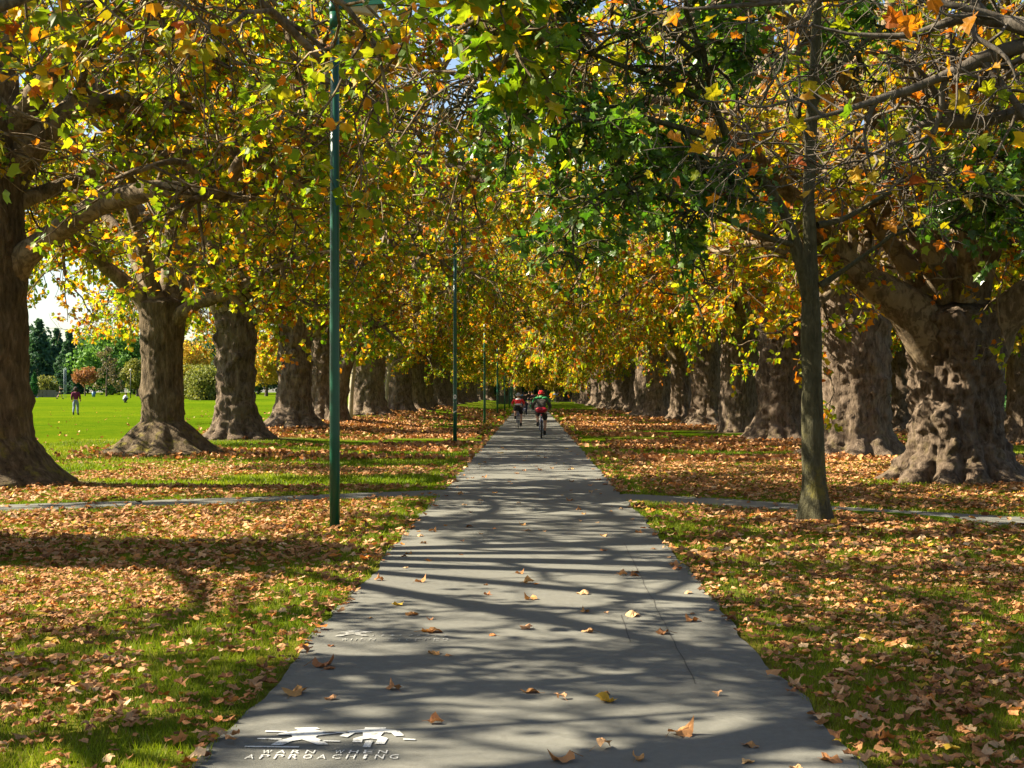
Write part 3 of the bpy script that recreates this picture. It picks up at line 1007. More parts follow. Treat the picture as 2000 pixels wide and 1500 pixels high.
CROWN2 = make_crown_mesh("crown", L, M["leaf"], sel, t.rng, "lobed")
tag(link("crown", CROWN2, root), kind="stuff")

# the other lawn-row trees
near_l = {43.9: ("burled grey plane trunk swelling twice, beside the bell rooted tree", dict(r=0.66, burl=0.10, flare=0.75, waist=0.10, top=1.1), 211),
          54.6: ("knotted plane tree with sawn branch scar and spreading root toes", dict(r=0.66, burl=0.09, flare=1.0, waist=0.0, top=1.15, lobes=8), 212),
          63.0: ("plane tree with two stems, one leaning out toward the path, next to a pale sapling", dict(r=0.72, burl=0.10, flare=0.6), 213),
          79.6: ("very stout plane tree between the two pale barked saplings", dict(r=0.95, burl=0.07, flare=0.55), 214)}
for k, d in enumerate(LEFT_D[5:]):
    sp = near_l.get(d)
    rz = 0.9 * k + 0.4
    if sp:
        kw = dict(fl_h=0.32, lobes=9)
        kw.update(sp[1])
        tr = trunk_mesh(sp[2], kw.pop("r"), 4.7, M["bark"], nz=84, na=84, **kw)
        root = variant_tree(LROW_X, d, k, rz, 1.0, sp[0], GL, trunk=tr)
        if d == 63.0:
            t = Tree(303)
            B3 = np.array([LROW_X, d, float(ground_h(LROW_X, d))])
            ctrl = [P(*q) - B3 for q in [(662, 830, 62.0), (664, 770, 62), (672, 715, 61.8), (698, 668, 61.5), (718, 620, 61), (740, 560, 60)]]
            ctrl = [np.array(Matrix.Rotation(-rz, 3, 'Z') @ Vector(c)) for c in ctrl]
            t.limb(ctrl, 0.48, 0.12, n1=5, n2=4, n3=3, leaves=8, tmin=0.6)
            limb_objs(t, root, M["bark"])
        elif d == 54.6:
            B3 = np.array([LROW_X, d, float(ground_h(LROW_X, d))])
            q = np.array(Matrix.Rotation(-rz, 3, 'Z') @ Vector(P(573, 690, d - 0.62) - B3))
            sc = MB().ellip((0, 0, 0), (0.21, 0.14, 0.19), 18, 9).build("branch_scar", M["bark"], root)
            sc.location = q
            sc.rotation_euler = (0, 0, -rz)
            MB().ellip((0, -0.125, 0.01), (0.115, 0.025, 0.105), 16, 8).build("sawn_face", M["limb"], sc)
    else:
        variant_tree(LROW_X + rnd.uniform(-.3, .3), d, k, rz, rnd.uniform(0.95, 1.08), LAB_FAR_L, GL, tk=k)

# fence-side row, first tree: burled trunk widening to a two-armed fork
BASE = np.array([8.15, 25.4, float(ground_h(8.15, 25.4))])
root = tag(empty("plane_tree", BASE), "huge burled plane tree with splayed roots and a wide fork of two heavy arms", "tree", GR)
link("trunk", trunk_mesh(221, 0.80, 3.10, M["bark"], flare=0.62, fl_h=0.36, lobes=10, burl=0.14, grain=0.07, top=1.12, waist=0.02, ridge=0.4, nz=140, na=140), root)
t = Tree(304)
t.limb([np.array([-0.35, 0, 2.1])] + rel([(1792, 622, 25.1), (1730, 572, 24.9), (1660, 515, 24.6), (1590, 430, 24.2), (1500, 330, 23.5), (1400, 230, 22.5)]), 0.47, 0.09, n1=12, leaves=12, l1=(2.0, 4.0), tmin=0.45)
t.limb([np.array([0.35, 0, 2.1])] + rel([(1955, 625, 25), (2010, 575, 24.6), (2090, 500, 24.2), (2200, 420, 23.5), (2350, 330, 23)]), 0.46, 0.09, n1=9, leaves=11)
t.limb([np.array([-0.08, 0.15, 2.45])] + rel([(1850, 560, 25.9), (1825, 470, 26), (1800, 330, 26.2), (1780, 130, 26.5)]), 0.50, 0.1, n1=12, leaves=12, l1=(2.2, 4.4))
t.limb([np.array([0.15, 0.1, 2.45])] + rel([(1910, 540, 25.2), (1950, 430, 24.6), (1970, 300, 24), (2010, 100, 23)]), 0.38, 0.08, n1=10, leaves=11)
for a, R_, up in ((1.2, 7.0, 5), (2.2, 8, 4.5), (3.3, 8.5, 3.4), (3.9, 8.5, 4.2), (4.6, 7, 5.0)):
    dx, dy = math.cos(a), math.sin(a)
    t.limb([[dx * .5, dy * .5, 3.4], [dx * R_ * .3, dy * R_ * .3, 3.6 + up * .6], [dx * R_ * .7, dy * R_ * .7, 3.6 + up], [dx * R_, dy * R_, 3.6 + up * .8]], 0.2, 0.05, n1=9, leaves=8, grav=-0.03)
limb_objs(t, root, M["limb"])
L = t.leaves(shift=0.08)
sel = split_front_leaves(L, BASE, 200, LEAF_MESH, PAL_PLANE, root, t.rng)
tag(link("crown", make_crown_mesh("crown", L, M["leaf"], sel, t.rng, "lobed"), root), kind="stuff")

near_r = {36.2: ("massive barrel shaped plane tree directly behind the slim mossy tree's trunk", dict(r=0.92, burl=0.10, flare=0.55, top=1.05), 222),
          47.0: ("lumpy plane tree with toed roots and a sawn low branch, beside the barrel shaped one", dict(r=0.80, burl=0.125, flare=0.55, waist=0.06), 223),
          56.0: ("straight thick plane tree with even upright bark, in the fence side row", dict(r=0.80, burl=0.05, flare=0.25, grain=0.05), 224),
          67.0: ("split plane tree with a long root sliding out toward the path", dict(r=0.68, burl=0.08, flare=0.85, lobes=5), 225),
          77.5: ("slender burled plane tree with a fan of root toes, in the fence side row", dict(r=0.62, burl=0.07, flare=0.9), 226)}
for k, d in enumerate(RIGHT_D[2:]):
    sp = near_r.get(d)
    rz = 1.7 * k + 2.2
    if sp:
        kw = dict(fl_h=0.32, lobes=10)
        kw.update(sp[1])
        tr = trunk_mesh(sp[2], kw.pop("r"), 4.7, M["bark"], nz=84, na=84, **kw)
        variant_tree(RROW_X, d, k + 1, rz, 1.0, sp[0], GR, trunk=tr)
    else:
        variant_tree(RROW_X + rnd.uniform(-.3, .3), d, k + 1, rz, rnd.uniform(0.95, 1.08), LAB_FAR_R, GR, tk=k + 1)
# a second row further out on the fence side
for (px, d, rz, tk) in ((1772, 59.0, 1.0, 0), (2010, 44.0, 2.4, 1), (1930, 92.0, 0.3, 2), (1700, 98.0, 4.0, 0), (1560, 112.0, 2.0, 1)):
    variant_tree((px - VX) * d / F, d, tk, rz, 0.8, "dark knotted plane tree standing apart behind the fence side row", "plane trees behind the fence side row", tk=tk)
# dark trunks closing the end of the avenue
for k, (px, d) in enumerate(((1100, 236), (1112, 240), (1128, 232), (1136, 246), (935, 238), (955, 244), (985, 252), (1010, 262), (1060, 258))):
    variant_tree((px - VX) * d / F, d, k, k * 1.1, 0.95, "dark shaded tree closing the far end of the avenue", "trees at the end of the avenue", tk=k)

# ------------------------------------------------------------------ slim mossy tree beside the path
BASE = np.array([3.63, 17.07, float(ground_h(3.63, 17.07))])
root = tag(empty("young_maple_tree", BASE), "slim mossy trunked tree with dark green leaves standing where the side path turns off", "tree")
sp = [P(1592, 1030, 17.07), P(1588, 900, 17.07), P(1586, 760, 17.07), P(1584, 620, 17.07), P(1583, 500, 17.1), P(1580, 380, 17.1), P(1585, 250, 17.2), P(1592, 100, 17.2), P(1600, -60, 17.3), P(1604, -220, 17.3)]
C = catmull([q - BASE for q in sp], 60)
C[0, 2] = -0.12
zz = np.clip(C[:, 2], 0, None)
R = 0.152 - 0.012 * zz + 0.13 * np.exp(-zz / 0.15)
R = np.where(zz > 2.9, R * 0.80, R)
R = np.convolve(np.pad(R, 2, mode='edge'), np.ones(5) / 5, 'valid')
V, Fq = tubes(C[None], R[None], 28)
nrm = V - np.repeat(C, 28, 0)
nrm /= np.linalg.norm(nrm, axis=1, keepdims=True)
ang = np.tile(np.arange(28) / 28 * 2 * PI, 60)
V = V + nrm * (0.020 * (fbm(V[:, 0] * 5, V[:, 1] * 5, V[:, 2] * 2.2, 41) - 0.5) * 2 + 0.035 * np.sin(ang * 4 + 1)* np.exp(-np.clip(V[:, 2], 0, None) / 0.2))[:, None]
link("trunk", make_mesh("trunk", V, Fq, M["bark_young"], True), root)
t = Tree(401)
kw = dict(n=14, n1=7, n2=5, n3=5, l1=(0.8, 1.7), l2=(0.4, 0.9), l3=(0.2, 0.45), leaves=8, keepb=0.74, k0=9, jit=0.04, flat=0.5, grav=-0.02, twig_grav=-0.05)
rel = lambda pts: [P(*q) - BASE for q in pts]
t.limb(rel([(1582, 585, 17.05), (1558, 490, 16.9), (1535, 420, 16.8), (1490, 350, 16.6), (1435, 290, 16.4), (1400, 215, 16.2), (1375, 120, 16.0), (1340, 20, 15.8)]), 0.095, 0.03, **{**kw, "n1": 7, "tmin": 0.35})
t.limb(rel([(1556, 480, 16.9), (1500, 462, 16.6), (1430, 430, 16.3), (1330, 390, 16.0), (1230, 380, 15.8), (1140, 400, 15.6)]), 0.035, 0.012, **{**kw, "n1": 6, "tmin": 0.35})
t.limb(rel([(1430, 285, 16.4), (1330, 250, 16.1), (1220, 220, 15.8), (1100, 210, 15.5), (990, 215, 15.3)]), 0.05, 0.014, **{**kw, "n1": 7, "tmin": 0.2})
t.limb(rel([(1400, 215, 16.2), (1300, 160, 16), (1190, 120, 15.8), (1080, 60, 15.6)]), 0.045, 0.014, **{**kw, "n1": 7, "tmin": 0.15})
t.limb(rel([(1480, 345, 16.6), (1380, 320, 16.8), (1280, 300, 17), (1160, 300, 17.2)]), 0.035, 0.012, **{**kw, "n1": 6, "tmin": 0.2})
t.limb(rel([(1375, 120, 16.0), (1280, 40, 15.8), (1180, -30, 15.6), (1080, -80, 15.4)]), 0.035, 0.012, **{**kw, "n1": 6, "tmin": 0.1})
t.limb(rel([(1602, 558, 17.05), (1660, 520, 17.0), (1730, 470, 16.9), (1800, 415, 16.8), (1890, 380, 16.7)]), 0.04, 0.012, **{**kw, "n1": 4, "tmin": 0.4})
t.limb(rel([(1597, 440, 17.1), (1660, 425, 17.2), (1740, 380, 17.4), (1830, 350, 17.5), (1930, 340, 17.6)]), 0.04, 0.012, **{**kw, "n1": 5, "tmin": 0.3})
t.limb(rel([(1585, 300, 17.2), (1560, 230, 17.6), (1520, 150, 18), (1480, 60, 18.4)]), 0.05, 0.014, **{**kw, "n1": 5, "tmin": 0.25})
t.limb(rel([(1590, 200, 17.2), (1640, 130, 17.2), (1720, 60, 17.2), (1810, 0, 17.2)]), 0.05, 0.014, **{**kw, "n1": 5, "tmin": 0.25})
t.limb(rel([(1600, 0, 17.2), (1600, -150, 17.2), (1590, -320, 17.2)]), 0.07, 0.014, **{**kw, "n1": 6, "tmin": 0.2})
limb_objs(t, root, M["bark_young"])
L = t.leaves(size=(0.085, 0.145), palette=PAL_DARK)
sel = split_front_leaves(L, BASE, 250, LEAF_MESH_DARK, PAL_DARK, root, t.rng)
tag(link("crown", make_crown_mesh("crown", L, M["leaf_dark"], sel, t.rng), root), kind="stuff")

# ------------------------------------------------------------------ nearly bare plane tree beside the camera, boughs reaching into the picture
BASE = np.array([8.6, 4.4, 0.0])
root = tag(empty("plane_tree", BASE), "plane tree with nearly bare grey twigs and a few large orange leaves hanging close by", "tree")
link("trunk", TRUNKS[2], root)
t = Tree(402)
kw = dict(n=20, n1=8, n2=6, n3=4, l1=(0.5, 1.1), l2=(0.3, 0.65), l3=(0.12, 0.3), leaves=3, k0=9, jit=0.06, keep=0.10, tmin=0.45, flat=0.1, grav=0.0, twig_grav=0.02, rs=0.33)
t.limb([[-0.4, 0.2, 4.2]] + rel([(2900, 120, 6.4), (2400, 40, 7.0), (2050, 60, 7.4), (1880, 30, 7.6), (1760, 70, 7.7), (1600, 60, 7.8)]), 0.10, 0.007, **kw)
t.limb([[-0.4, 0.3, 4.0]] + rel([(2800, 260, 6.8), (2350, 120, 7.4), (2060, 200, 7.8), (1930, 240, 7.9), (1820, 250, 8.0), (1740, 290, 8.0), (1680, 330, 8.0)]), 0.10, 0.006, **kw)
t.limb([[-0.4, 0.3, 4.1]] + rel([(2850, 160, 6.6), (2300, 60, 7.2), (2000, 90, 7.5), (1850, 150, 7.6), (1700, 200, 7.6), (1520, 250, 7.7)]), 0.10, 0.006, **kw)
t.limb([[-0.4, 0.3, 4.1]] + rel([(2850, 60, 7.6), (2300, -40, 8.5), (1900, -30, 9), (1600, 0, 9.5), (1350, 20, 9.8)]), 0.12, 0.010, **{**kw, "keep": 0.15})
kw2 = dict(n1=8, n2=5, n3=4, leaves=3)
for a in (0.2, 1.4, 2.6, 3.9, 5.2):
    dx, dy = math.cos(a), math.sin(a)
    t.limb([[dx * .3, dy * .3, 4.2], [dx * 2, dy * 2, 6.5], [dx * 4.5, dy * 4.5, 9], [dx * 6, dy * 6, 11]], 0.25, 0.05, **kw2)
limb_objs(t, root, M["twig"])
L = t.leaves(size=(0.06, 0.14), shift=0.30, spread=0.9)
sel = split_front_leaves(L, BASE, 230, LEAF_MESH, PAL_PLANE, root, t.rng)
tag(link("crown", make_crown_mesh("crown", L, M["leaf"], sel, t.rng, "lobed"), root), kind="stuff")
# one bough of big green leaves hanging in at the top of the picture comes from the lawn side
BASE = np.array([-7.6, 7.0, 0.0])
root = tag(empty("young_plane_tree", BASE), "young plane tree beside the path with large soft green leaves", "tree")
V, Fq = tubes(catmull([[0, 0, -.1], [0.05, 0, 1.5], [0, .1, 3.2], [.2, .1, 5.2]], 24)[None], np.linspace(.17, .07, 24)[None], 16)
link("trunk", make_mesh("trunk", V, Fq, M["bark_pale"], True), root)
t = Tree(403)
kw = dict(n=18, n1=6, n2=4, n3=3, l1=(0.5, 1.1), l2=(0.3, 0.6), l3=(0.15, 0.35), leaves=6, k0=8, jit=0.04, tmin=0.8)
t.limb([[0.1, 0, 4.0]] + [P(*q) - BASE for q in [(-300, 60, 8.5), (200, -60, 9.2), (600, -60, 9.5), (900, -20, 9.5), (1010, 30, 9.5)]], 0.06, 0.008, **kw)
for a in (0.6, 2.2, 3.8, 5.2):
    t.limb([[0.1, 0, 4.4], [math.cos(a) * 1.2, math.sin(a) * 1.2, 5.6], [math.cos(a) * 2.4, math.sin(a) * 2.4, 6.4]], 0.05, 0.01, **kw)
limb_objs(t, root, M["limb"])
L = t.leaves(size=(0.09, 0.16), shift=-0.12, spread=0.8)
sel = split_front_leaves(L, BASE, 150, LEAF_MESH, PAL_PLANE, root, t.rng)
tag(link("crown", make_crown_mesh("crown", L, M["leaf"], sel, t.rng, "lobed"), root), kind="stuff")

# ------------------------------------------------------------------ pale saplings in the lawn row
for k, (x, y, lab) in enumerate(((-9.1, 67.0, "pale barked sapling with bushy green leaves next to the two stemmed plane tree"), (-9.6, 88.0, "pale barked sapling with a forked stem beyond the very stout plane tree"))):
    z0 = float(ground_h(x, y))
    root = tag(empty("sapling", (x, y, z0)), lab, "tree")
    V, Fq = tubes(catmull([[0, 0, -.1], [0.08, 0, 1.6], [0.22, 0.05, 3.0], [0.35, 0, 4.6], [0.4, 0, 6.2]], 30)[None], np.linspace(.14, .05, 30)[None], 12)
    link("trunk", make_mesh("trunk", V, Fq, M["bark_pale"], True), root)
    t = Tree(410 + k)
    kw = dict(n=10, n1=5, n2=4, n3=4, l1=(0.7, 1.4), l2=(0.4, 0.9), l3=(0.2, 0.5), leaves=7, k0=7, jit=0.05)
    for j in range(7):
        a = j * 2.4 + k
        h = 2.7 + 0.5 * j
        t.limb([[0.2, 0, h], [math.cos(a) * .8, math.sin(a) * .8, h + .6], [math.cos(a) * 1.8, math.sin(a) * 1.8, h + 1.0]], 0.05, 0.015, **kw)
    limb_objs(t, root, M["bark_pale"])
    L = t.leaves(size=(0.12, 0.2), shift=-0.05 if k == 0 else 0.15, spread=0.8)
    tag(link("crown", make_crown_mesh("crown", L, M["leaf"], None, t.rng), root), kind="stuff")

# ------------------------------------------------------------------ lamp posts
def lamp_mb(detail):
    k = 20 if detail else 12
    post = MB().tube([[0, 0, -0.15], [0, 0, 1.2], [0, 0, 3.6], [0, 0, 6.32]], [0.064, 0.064, 0.060, 0.055], k)
    collar = MB().tube([[0, 0, 6.22], [0, 0, 6.42]], [0.066, 0.066], k).tube([[-0.02, 0, 6.42], [-0.02, 0, 6.54]], [0.050, 0.050], k)
    arm = MB().box((0.12, 0, 6.49), (0.26, 0.06, 0.055))
    V = np.array([[0.10, -.09, 6.47], [0.62, -.11, 6.50], [0.62, .11, 6.50], [0.10, .09, 6.47], [0.10, -.07, 6.56], [0.58, -.08, 6.57], [0.58, .08, 6.57], [0.10, .07, 6.56]])
    head = MB().add(V, np.array([[0, 3, 2, 1], [4, 5, 6, 7], [0, 1, 5, 4], [1, 2, 6, 5], [2, 3, 7, 6], [3, 0, 4, 7]]))
    Vl = np.array([[0.16, -.075, 6.468], [0.54, -.09, 6.492], [0.54, .09, 6.492], [0.16, .075, 6.468], [0.20, -.05, 6.425], [0.46, -.06, 6.385], [0.46, .06, 6.385], [0.20, .05, 6.425]])
    lens = MB().add(Vl, np.array([[0, 1, 2, 3], [7, 6, 5, 4], [0, 4, 5, 1], [1, 5, 6, 2], [2, 6, 7, 3], [3, 7, 4, 0]]))
    return [("post", post.mesh("post", M["green_paint"])), ("collar", collar.mesh("collar", M["green_paint"])), ("arm", arm.mesh("arm", M["green_paint"], False)), ("lamp_head", head.mesh("lamp_head", M["green_paint"], False)), ("lens", lens.mesh("lens", M["lamp_lens"], False))]


LAMP = lamp_mb(True)
lamps = [(-2.44, 16.55), (-2.47, 43.3), (-2.48, 71.3), (-2.48, 98.8), (-2.48, 126.0), (-2.48, 153.0), (-2.48, 167.0), (-2.48, 181.0), (-2.48, 208.0), (0.55, 244.0)]
for k, (x, y) in enumerate(lamps):
    lab = {0: "tall green lamp post standing among brown leaves before the side path, bracket lamp among leaves",
           1: "green lamp post with a white round sticker and a torn white strip",
           9: "thin dark lamp post at the end of the path beyond the walkers"}.get(k, "thin green lamp post in the line of posts running along the path")
    root = tag(empty("lamp_post", (x, y, 0.0)), lab, "lamp post", "lamp posts along the path")
    for nm, me in LAMP:
        link(nm, me, root)
    if k == 1:
        a = np.linspace(0, 2 * PI, 24, endpoint=False)
        def patch(u, z):
            ang = u / 0.066
            return np.stack([0.0668 * np.sin(ang), -0.0668 * np.cos(ang), z], 1)
        V = patch(0.055 * np.cos(a), 1.55 + 0.075 * np.sin(a))
        Vi = patch(0.022 * np.cos(a), 1.55 + 0.032 * np.sin(a))
        i = np.arange(24)
        st = link("sticker", make_mesh("sticker", np.vstack([V, Vi]), np.stack([i, (i + 1) % 24, 24 + (i + 1) % 24, 24 + i], 1), M["sticker"]), root)
        link("sticker_centre", make_mesh("sticker_centre", Vi * [1.006, 1.006, 1], i[None], M["sticker_dark"]), st)
        u = np.array([-.052, -.02, .02, .052, .052, .02, -.02, -.052])
        z = np.array([1.02, 1.033, 1.055, 1.07, 1.115, 1.10, 1.08, 1.065])
        link("strip", make_mesh("strip", patch(u, z), np.array([[0, 1, 6, 7], [1, 2, 5, 6], [2, 3, 4, 5]]), M["sticker"]), root)
        u = np.array([-.058, -.03, -.026, -.052, .03, .05, .05, .034])
        z = np.array([1.36, 1.385, 1.40, 1.38, 1.385, 1.36, 1.375, 1.40])
        link("tape", make_mesh("tape", patch(u, z), np.array([[0, 1, 2, 3], [4, 5, 6, 7]]), M["sticker"]), root)

# ------------------------------------------------------------------ painted stencils on the path
def text_mesh(body, size, spacing):
    cu = bpy.data.curves.new("t", 'FONT')
    cu.body = body
    cu.size = size
    cu.space_character = spacing
    cu.resolution_u = 2
    ob = bpy.data.objects.new("t", cu)
    COL.objects.link(ob)
    dg = bpy.context.evaluated_depsgraph_get()
    me = bpy.data.meshes.new_from_object(ob.evaluated_get(dg))
    bpy.data.objects.remove(ob)
    return me


def lettering(body, x0, x1, y0, y1, mat, parent, cuts=True):
    """stencil lettering: every letter stretched into its cell of the line"""
    n = len(body)
    cw = (x1 - x0) / n
    for k, ch in enumerate(body):
        if ch == " ":
            continue
        me = text_mesh(ch, 1.0, 1.0)
        V = np.empty(len(me.vertices) * 3)
        me.vertices.foreach_get("co", V)
        V = V.reshape(-1, 3)
        lo, hi = V.min(0), V.max(0)
        w = 0.22 if ch == "I" else 0.62
        V[:, 0] = x0 + cw * (k + 0.5 - w / 2 + w * (V[:, 0] - lo[0]) / max(1e-6, hi[0] - lo[0]))
        V[:, 1] = y0 + (y1 - y0) * (V[:, 1] - lo[1]) / max(1e-6, hi[1] - lo[1])
        V[:, 2] = 0.0172
        me.vertices.foreach_set("co", V.reshape(-1))
        me.materials.clear()
        me.materials.append(mat)
        bm = bmesh.new()
        bm.from_mesh(me)
        if cuts:            # stencil bridge: a gap across the letter
            for yy in (0.44, 0.56):
                bmesh.ops.bisect_plane(bm, geom=bm.verts[:] + bm.edges[:] + bm.faces[:], plane_co=(0, y0 + (y1 - y0) * yy, 0), plane_no=(0, 1, 0))
            ya, yb = y0 + (y1 - y0) * 0.44, y0 + (y1 - y0) * 0.56
            kill = [f for f in bm.faces if ya < f.calc_center_median().y < yb and rnd.random() < 0.4]
            bmesh.ops.delete(bm, geom=kill, context='FACES')
        bm.to_mesh(me)
        bm.free()
        link("letter", me, parent)


def poly(name, pts, mat, parent, z=0.0172):
    V = np.array([[x, y, z] for x, y in pts])
    return link(name, make_mesh(name, V, np.arange(len(V))[None], mat), parent)


st = tag(empty("path_stencil", (0, 0, 0)), "white stencil of a walker and a cyclist over the words WARN WHEN APPROACHING", "path marking")
lettering("APPROACHING", -1.33, -0.60, 6.115, 6.185, M["paint"], st)
lettering("WARN WHEN", -1.27, -0.66, 6.205, 6.262, M["paint"], st)
wx, wy = -1.11, 6.36
walker = [(-.07, .30), (.03, .31), (.05, .28), (.02, .265), (.13, .22), (.14, .20), (.06, .16), (.05, .13), (.10, .06), (.13, .0), (.08, .0), (.0, .09), (-.04, .06), (-.07, -.01), (-.12, -.01), (-.10, .07), (-.05, .13), (-.06, .17), (-.13, .17), (-.12, .20), (-.04, .25)]
poly("walker", [(wx + x * 1.1, wy + y * 1.05) for x, y in walker], M["paint"], st)
bx_, by_ = -0.78, 6.37
poly("rider", [(bx_ + x * 1.05, by_ + y * 1.05) for x, y in [(-.05, .30), (.05, .30), (.05, .27), (.12, .235), (.15, .15), (.11, .14), (.085, .20), (.05, .21), (.04, .14), (.08, .10), (.075, .0), (.03, .0), (.035, .08), (0, .10), (-.035, .08), (-.03, .03), (-.075, .03), (-.08, .10), (-.04, .14), (-.05, .21), (-.085, .20), (-.11, .12), (-.15, .14), (-.12, .235), (-.05, .27)]], M["paint"], st)
poly("wheel_mark", [(bx_ - .018, by_ - .06), (bx_ + .018, by_ - .06), (bx_ + .018, by_ + .06), (bx_ - .018, by_ + .06)], M["paint"], st, 0.0176)
for x0, x1, y0 in ((-1.32, -1.21, 6.60), (-1.33, -1.21, 6.46), (-1.03, -.90, 6.58), (-1.02, -.92, 6.42), (-.62, -.56, 6.45), (-1.36, -1.10, 6.315)):
    poly("dash", [(x0, y0), (x1, y0 - .01), (x1, y0 + .012), (x0, y0 + .022)], M["paint"], st)
st = tag(empty("path_stencil", (0, 0, 0)), "faded white stencil of a walker over worn lettering ending in STOPPED", "path marking")
lettering("WHEN STOPPED", -1.30, -0.55, 9.02, 9.11, M["paint_faded"], st)
poly("walker", [(-1.24 + x * 0.95, 9.19 + y * 0.75) for x, y in walker], M["paint_faded"], st)
for k in range(9):
    x0 = -1.10 + 0.062 * k
    poly("worn_fragment", [(x0, 9.20), (x0 + rnd.uniform(.012, .04), 9.20), (x0 + rnd.uniform(.01, .035), 9.24 + rnd.uniform(-.01, .02)), (x0 + .005, 9.23)], M["paint_faded"], st)

# ------------------------------------------------------------------ fallen leaves
rng = np.random.default_rng(77)


def litter_pts(y0, y1, dens, xl=None):
    ymid = (y0 + y1) / 2
    pts = []
    ys = np.arange(y0, y1, 1.0)
    for ya in ys:
        w = 0.42 * (ya + 1) + 1.0
        xa, xb = -min(w, 18), min(w, 19)
        n = int((xb - xa) * dens)
        x, y = rng.uniform(xa, xb, n), rng.uniform(ya, min(ya + 1, y1), n)
        pts.append(np.stack([x, y], 1))
    p = np.vstack(pts)
    on_path = np.abs(p[:, 0]) < 1.47
    k = rng.random(len(p)) < litter_density(p[:, 0], p[:, 1])
    return p[k & ~on_path]


def dry_key(n):
    u = rng.random(n)
    key = np.clip(rng.normal(0.30, 0.19, n), 0, 0.66)
    key = np.where(u > 0.84, rng.uniform(0.72, 0.86, n), key)
    key = np.where(u > 0.97, 0.98, key)
    return key


_dh = np.array([[0, 0], [0.22, 0.0], [0.42, 0.10], [0.36, 0.24], [0.42, 0.40], [0.50, 0.60], [0.33, 0.64], [0.22, 0.70], [0.10, 0.88], [0, 1.0]])
_ring = np.vstack([_dh, (_dh[1:9] * [-1, 1])[::-1]])
DRY2D = np.vstack([_ring, [[0.0, 0.42]], _ring * 0.52 + [0.0, 0.21]])
_i = np.arange(18)
_j = (_i + 1) % 18
DRY_F = np.vstack([np.stack([19 + _i, 19 + _j, np.full(18, 18)], 1), np.stack([_i, _j, 19 + _j], 1), np.stack([_i, 19 + _j, 19 + _i], 1)])


def dry_cloud(pos, d, nrm, size, col, full=2):
    """crumpled dry leaves: rolled about a random axis, rippled and partly folded"""
    n = len(pos)
    t = d / np.linalg.norm(d, axis=1, keepdims=True)
    s_ = np.cross(t, nrm)
    s_ /= np.linalg.norm(s_, axis=1, keepdims=True)
    u = np.cross(s_, t)
    A = DRY2D if full == 2 else DRY2D[:19] if full else DRY2D[[0, 2, 3, 5, 7, 9, 11, 13, 15, 16, 18]]
    k = len(A)
    wob = 1 + rng.normal(size=(n, k)) * 0.09
    x = A[None, :, 0] * rng.uniform(0.65, 1.1, n)[:, None] * wob
    y = (A[None, :, 1] - 0.42) * rng.uniform(0.75, 1.05, n)[:, None] * wob
    th_ = rng.uniform(0, PI, n)[:, None]
    q = x * np.cos(th_) + y * np.sin(th_)                       # rolled across this axis
    o = -x * np.sin(th_) + y * np.cos(th_)
    kc = rng.uniform(0.3, 3.6, n)[:, None] * np.where(rng.random(n) < 0.6, 1, -1)[:, None]
    z = (1 - np.cos(kc * q)) / kc
    q2 = np.sin(kc * q) / kc
    x, y = q2 * np.cos(th_) - o * np.sin(th_), q2 * np.sin(th_) + o * np.cos(th_)
    z = z + 0.07 * np.sin(9 * o + rng.uniform(0, 6, n)[:, None]) + rng.normal(size=(n, k)) * 0.022
    z = z - z.min(1, keepdims=True)
    V = pos[:, None] + size[:, None, None] * (x[..., None] * s_[:, None] + y[..., None] * t[:, None] + z[..., None] * u[:, None])
    f = DRY_F if full == 2 else np.stack([_i, _j, np.full(18, 18)], 1) if full else np.array([[q, (q + 1) % 10, 10] for q in range(10)])
    c = np.repeat(col, k, 0) * np.repeat(rng.uniform(0.88, 1.1, (n, k)).reshape(-1, 1), 3, 1)
    return V.reshape(-1, 3), (f[None] + (np.arange(n) * k)[:, None, None]).reshape(-1, 3), c


def litter_cloud(p, size, tilt, zoff, simple, pile=True):
    n = len(p)
    a = rng.uniform(0, 2 * PI, n)
    d = np.stack([np.cos(a), np.sin(a), rng.normal(size=n) * 0.25 * tilt], 1)
    nrm = np.stack([rng.normal(size=n) * tilt, rng.normal(size=n) * tilt, np.full(n, 1.0)], 1)
    sz = rng.uniform(*size, n)
    z = ground_h(p[:, 0], p[:, 1]) + zoff + rng.random(n) * (0.02 if pile else 0.0)
    pos = np.stack([p[:, 0], p[:, 1], z], 1) - d * [1, 1, 0] * sz[:, None] * 0.5
    col = pal(PAL_DRY, dry_key(n)) * rng.uniform(0.62, 1.12, (n, 1))
    if not simple:
        return dry_cloud(pos, d, nrm, sz, col, 2 if p[:, 1].max() < 7.3 else 1 if p[:, 1].max() < 14 else 0)
    return leaf_cloud(pos, d, nrm, sz, col, fold=0.75, curl=0.9, rng=rng, simple=simple)


near = litter_pts(5.2, 13, 225)
mid = litter_pts(13, 32, 115)
far = litter_pts(32, 75, 60)
far2 = litter_pts(75, 130, 24)
fx, fy = rng.uniform(-48, -11, 5200), rng.uniform(26, 110, 5200)
field = np.stack([fx, fy], 1)[rng.random(5200) < 0.30 * np.exp((fx + 11) / 9)]
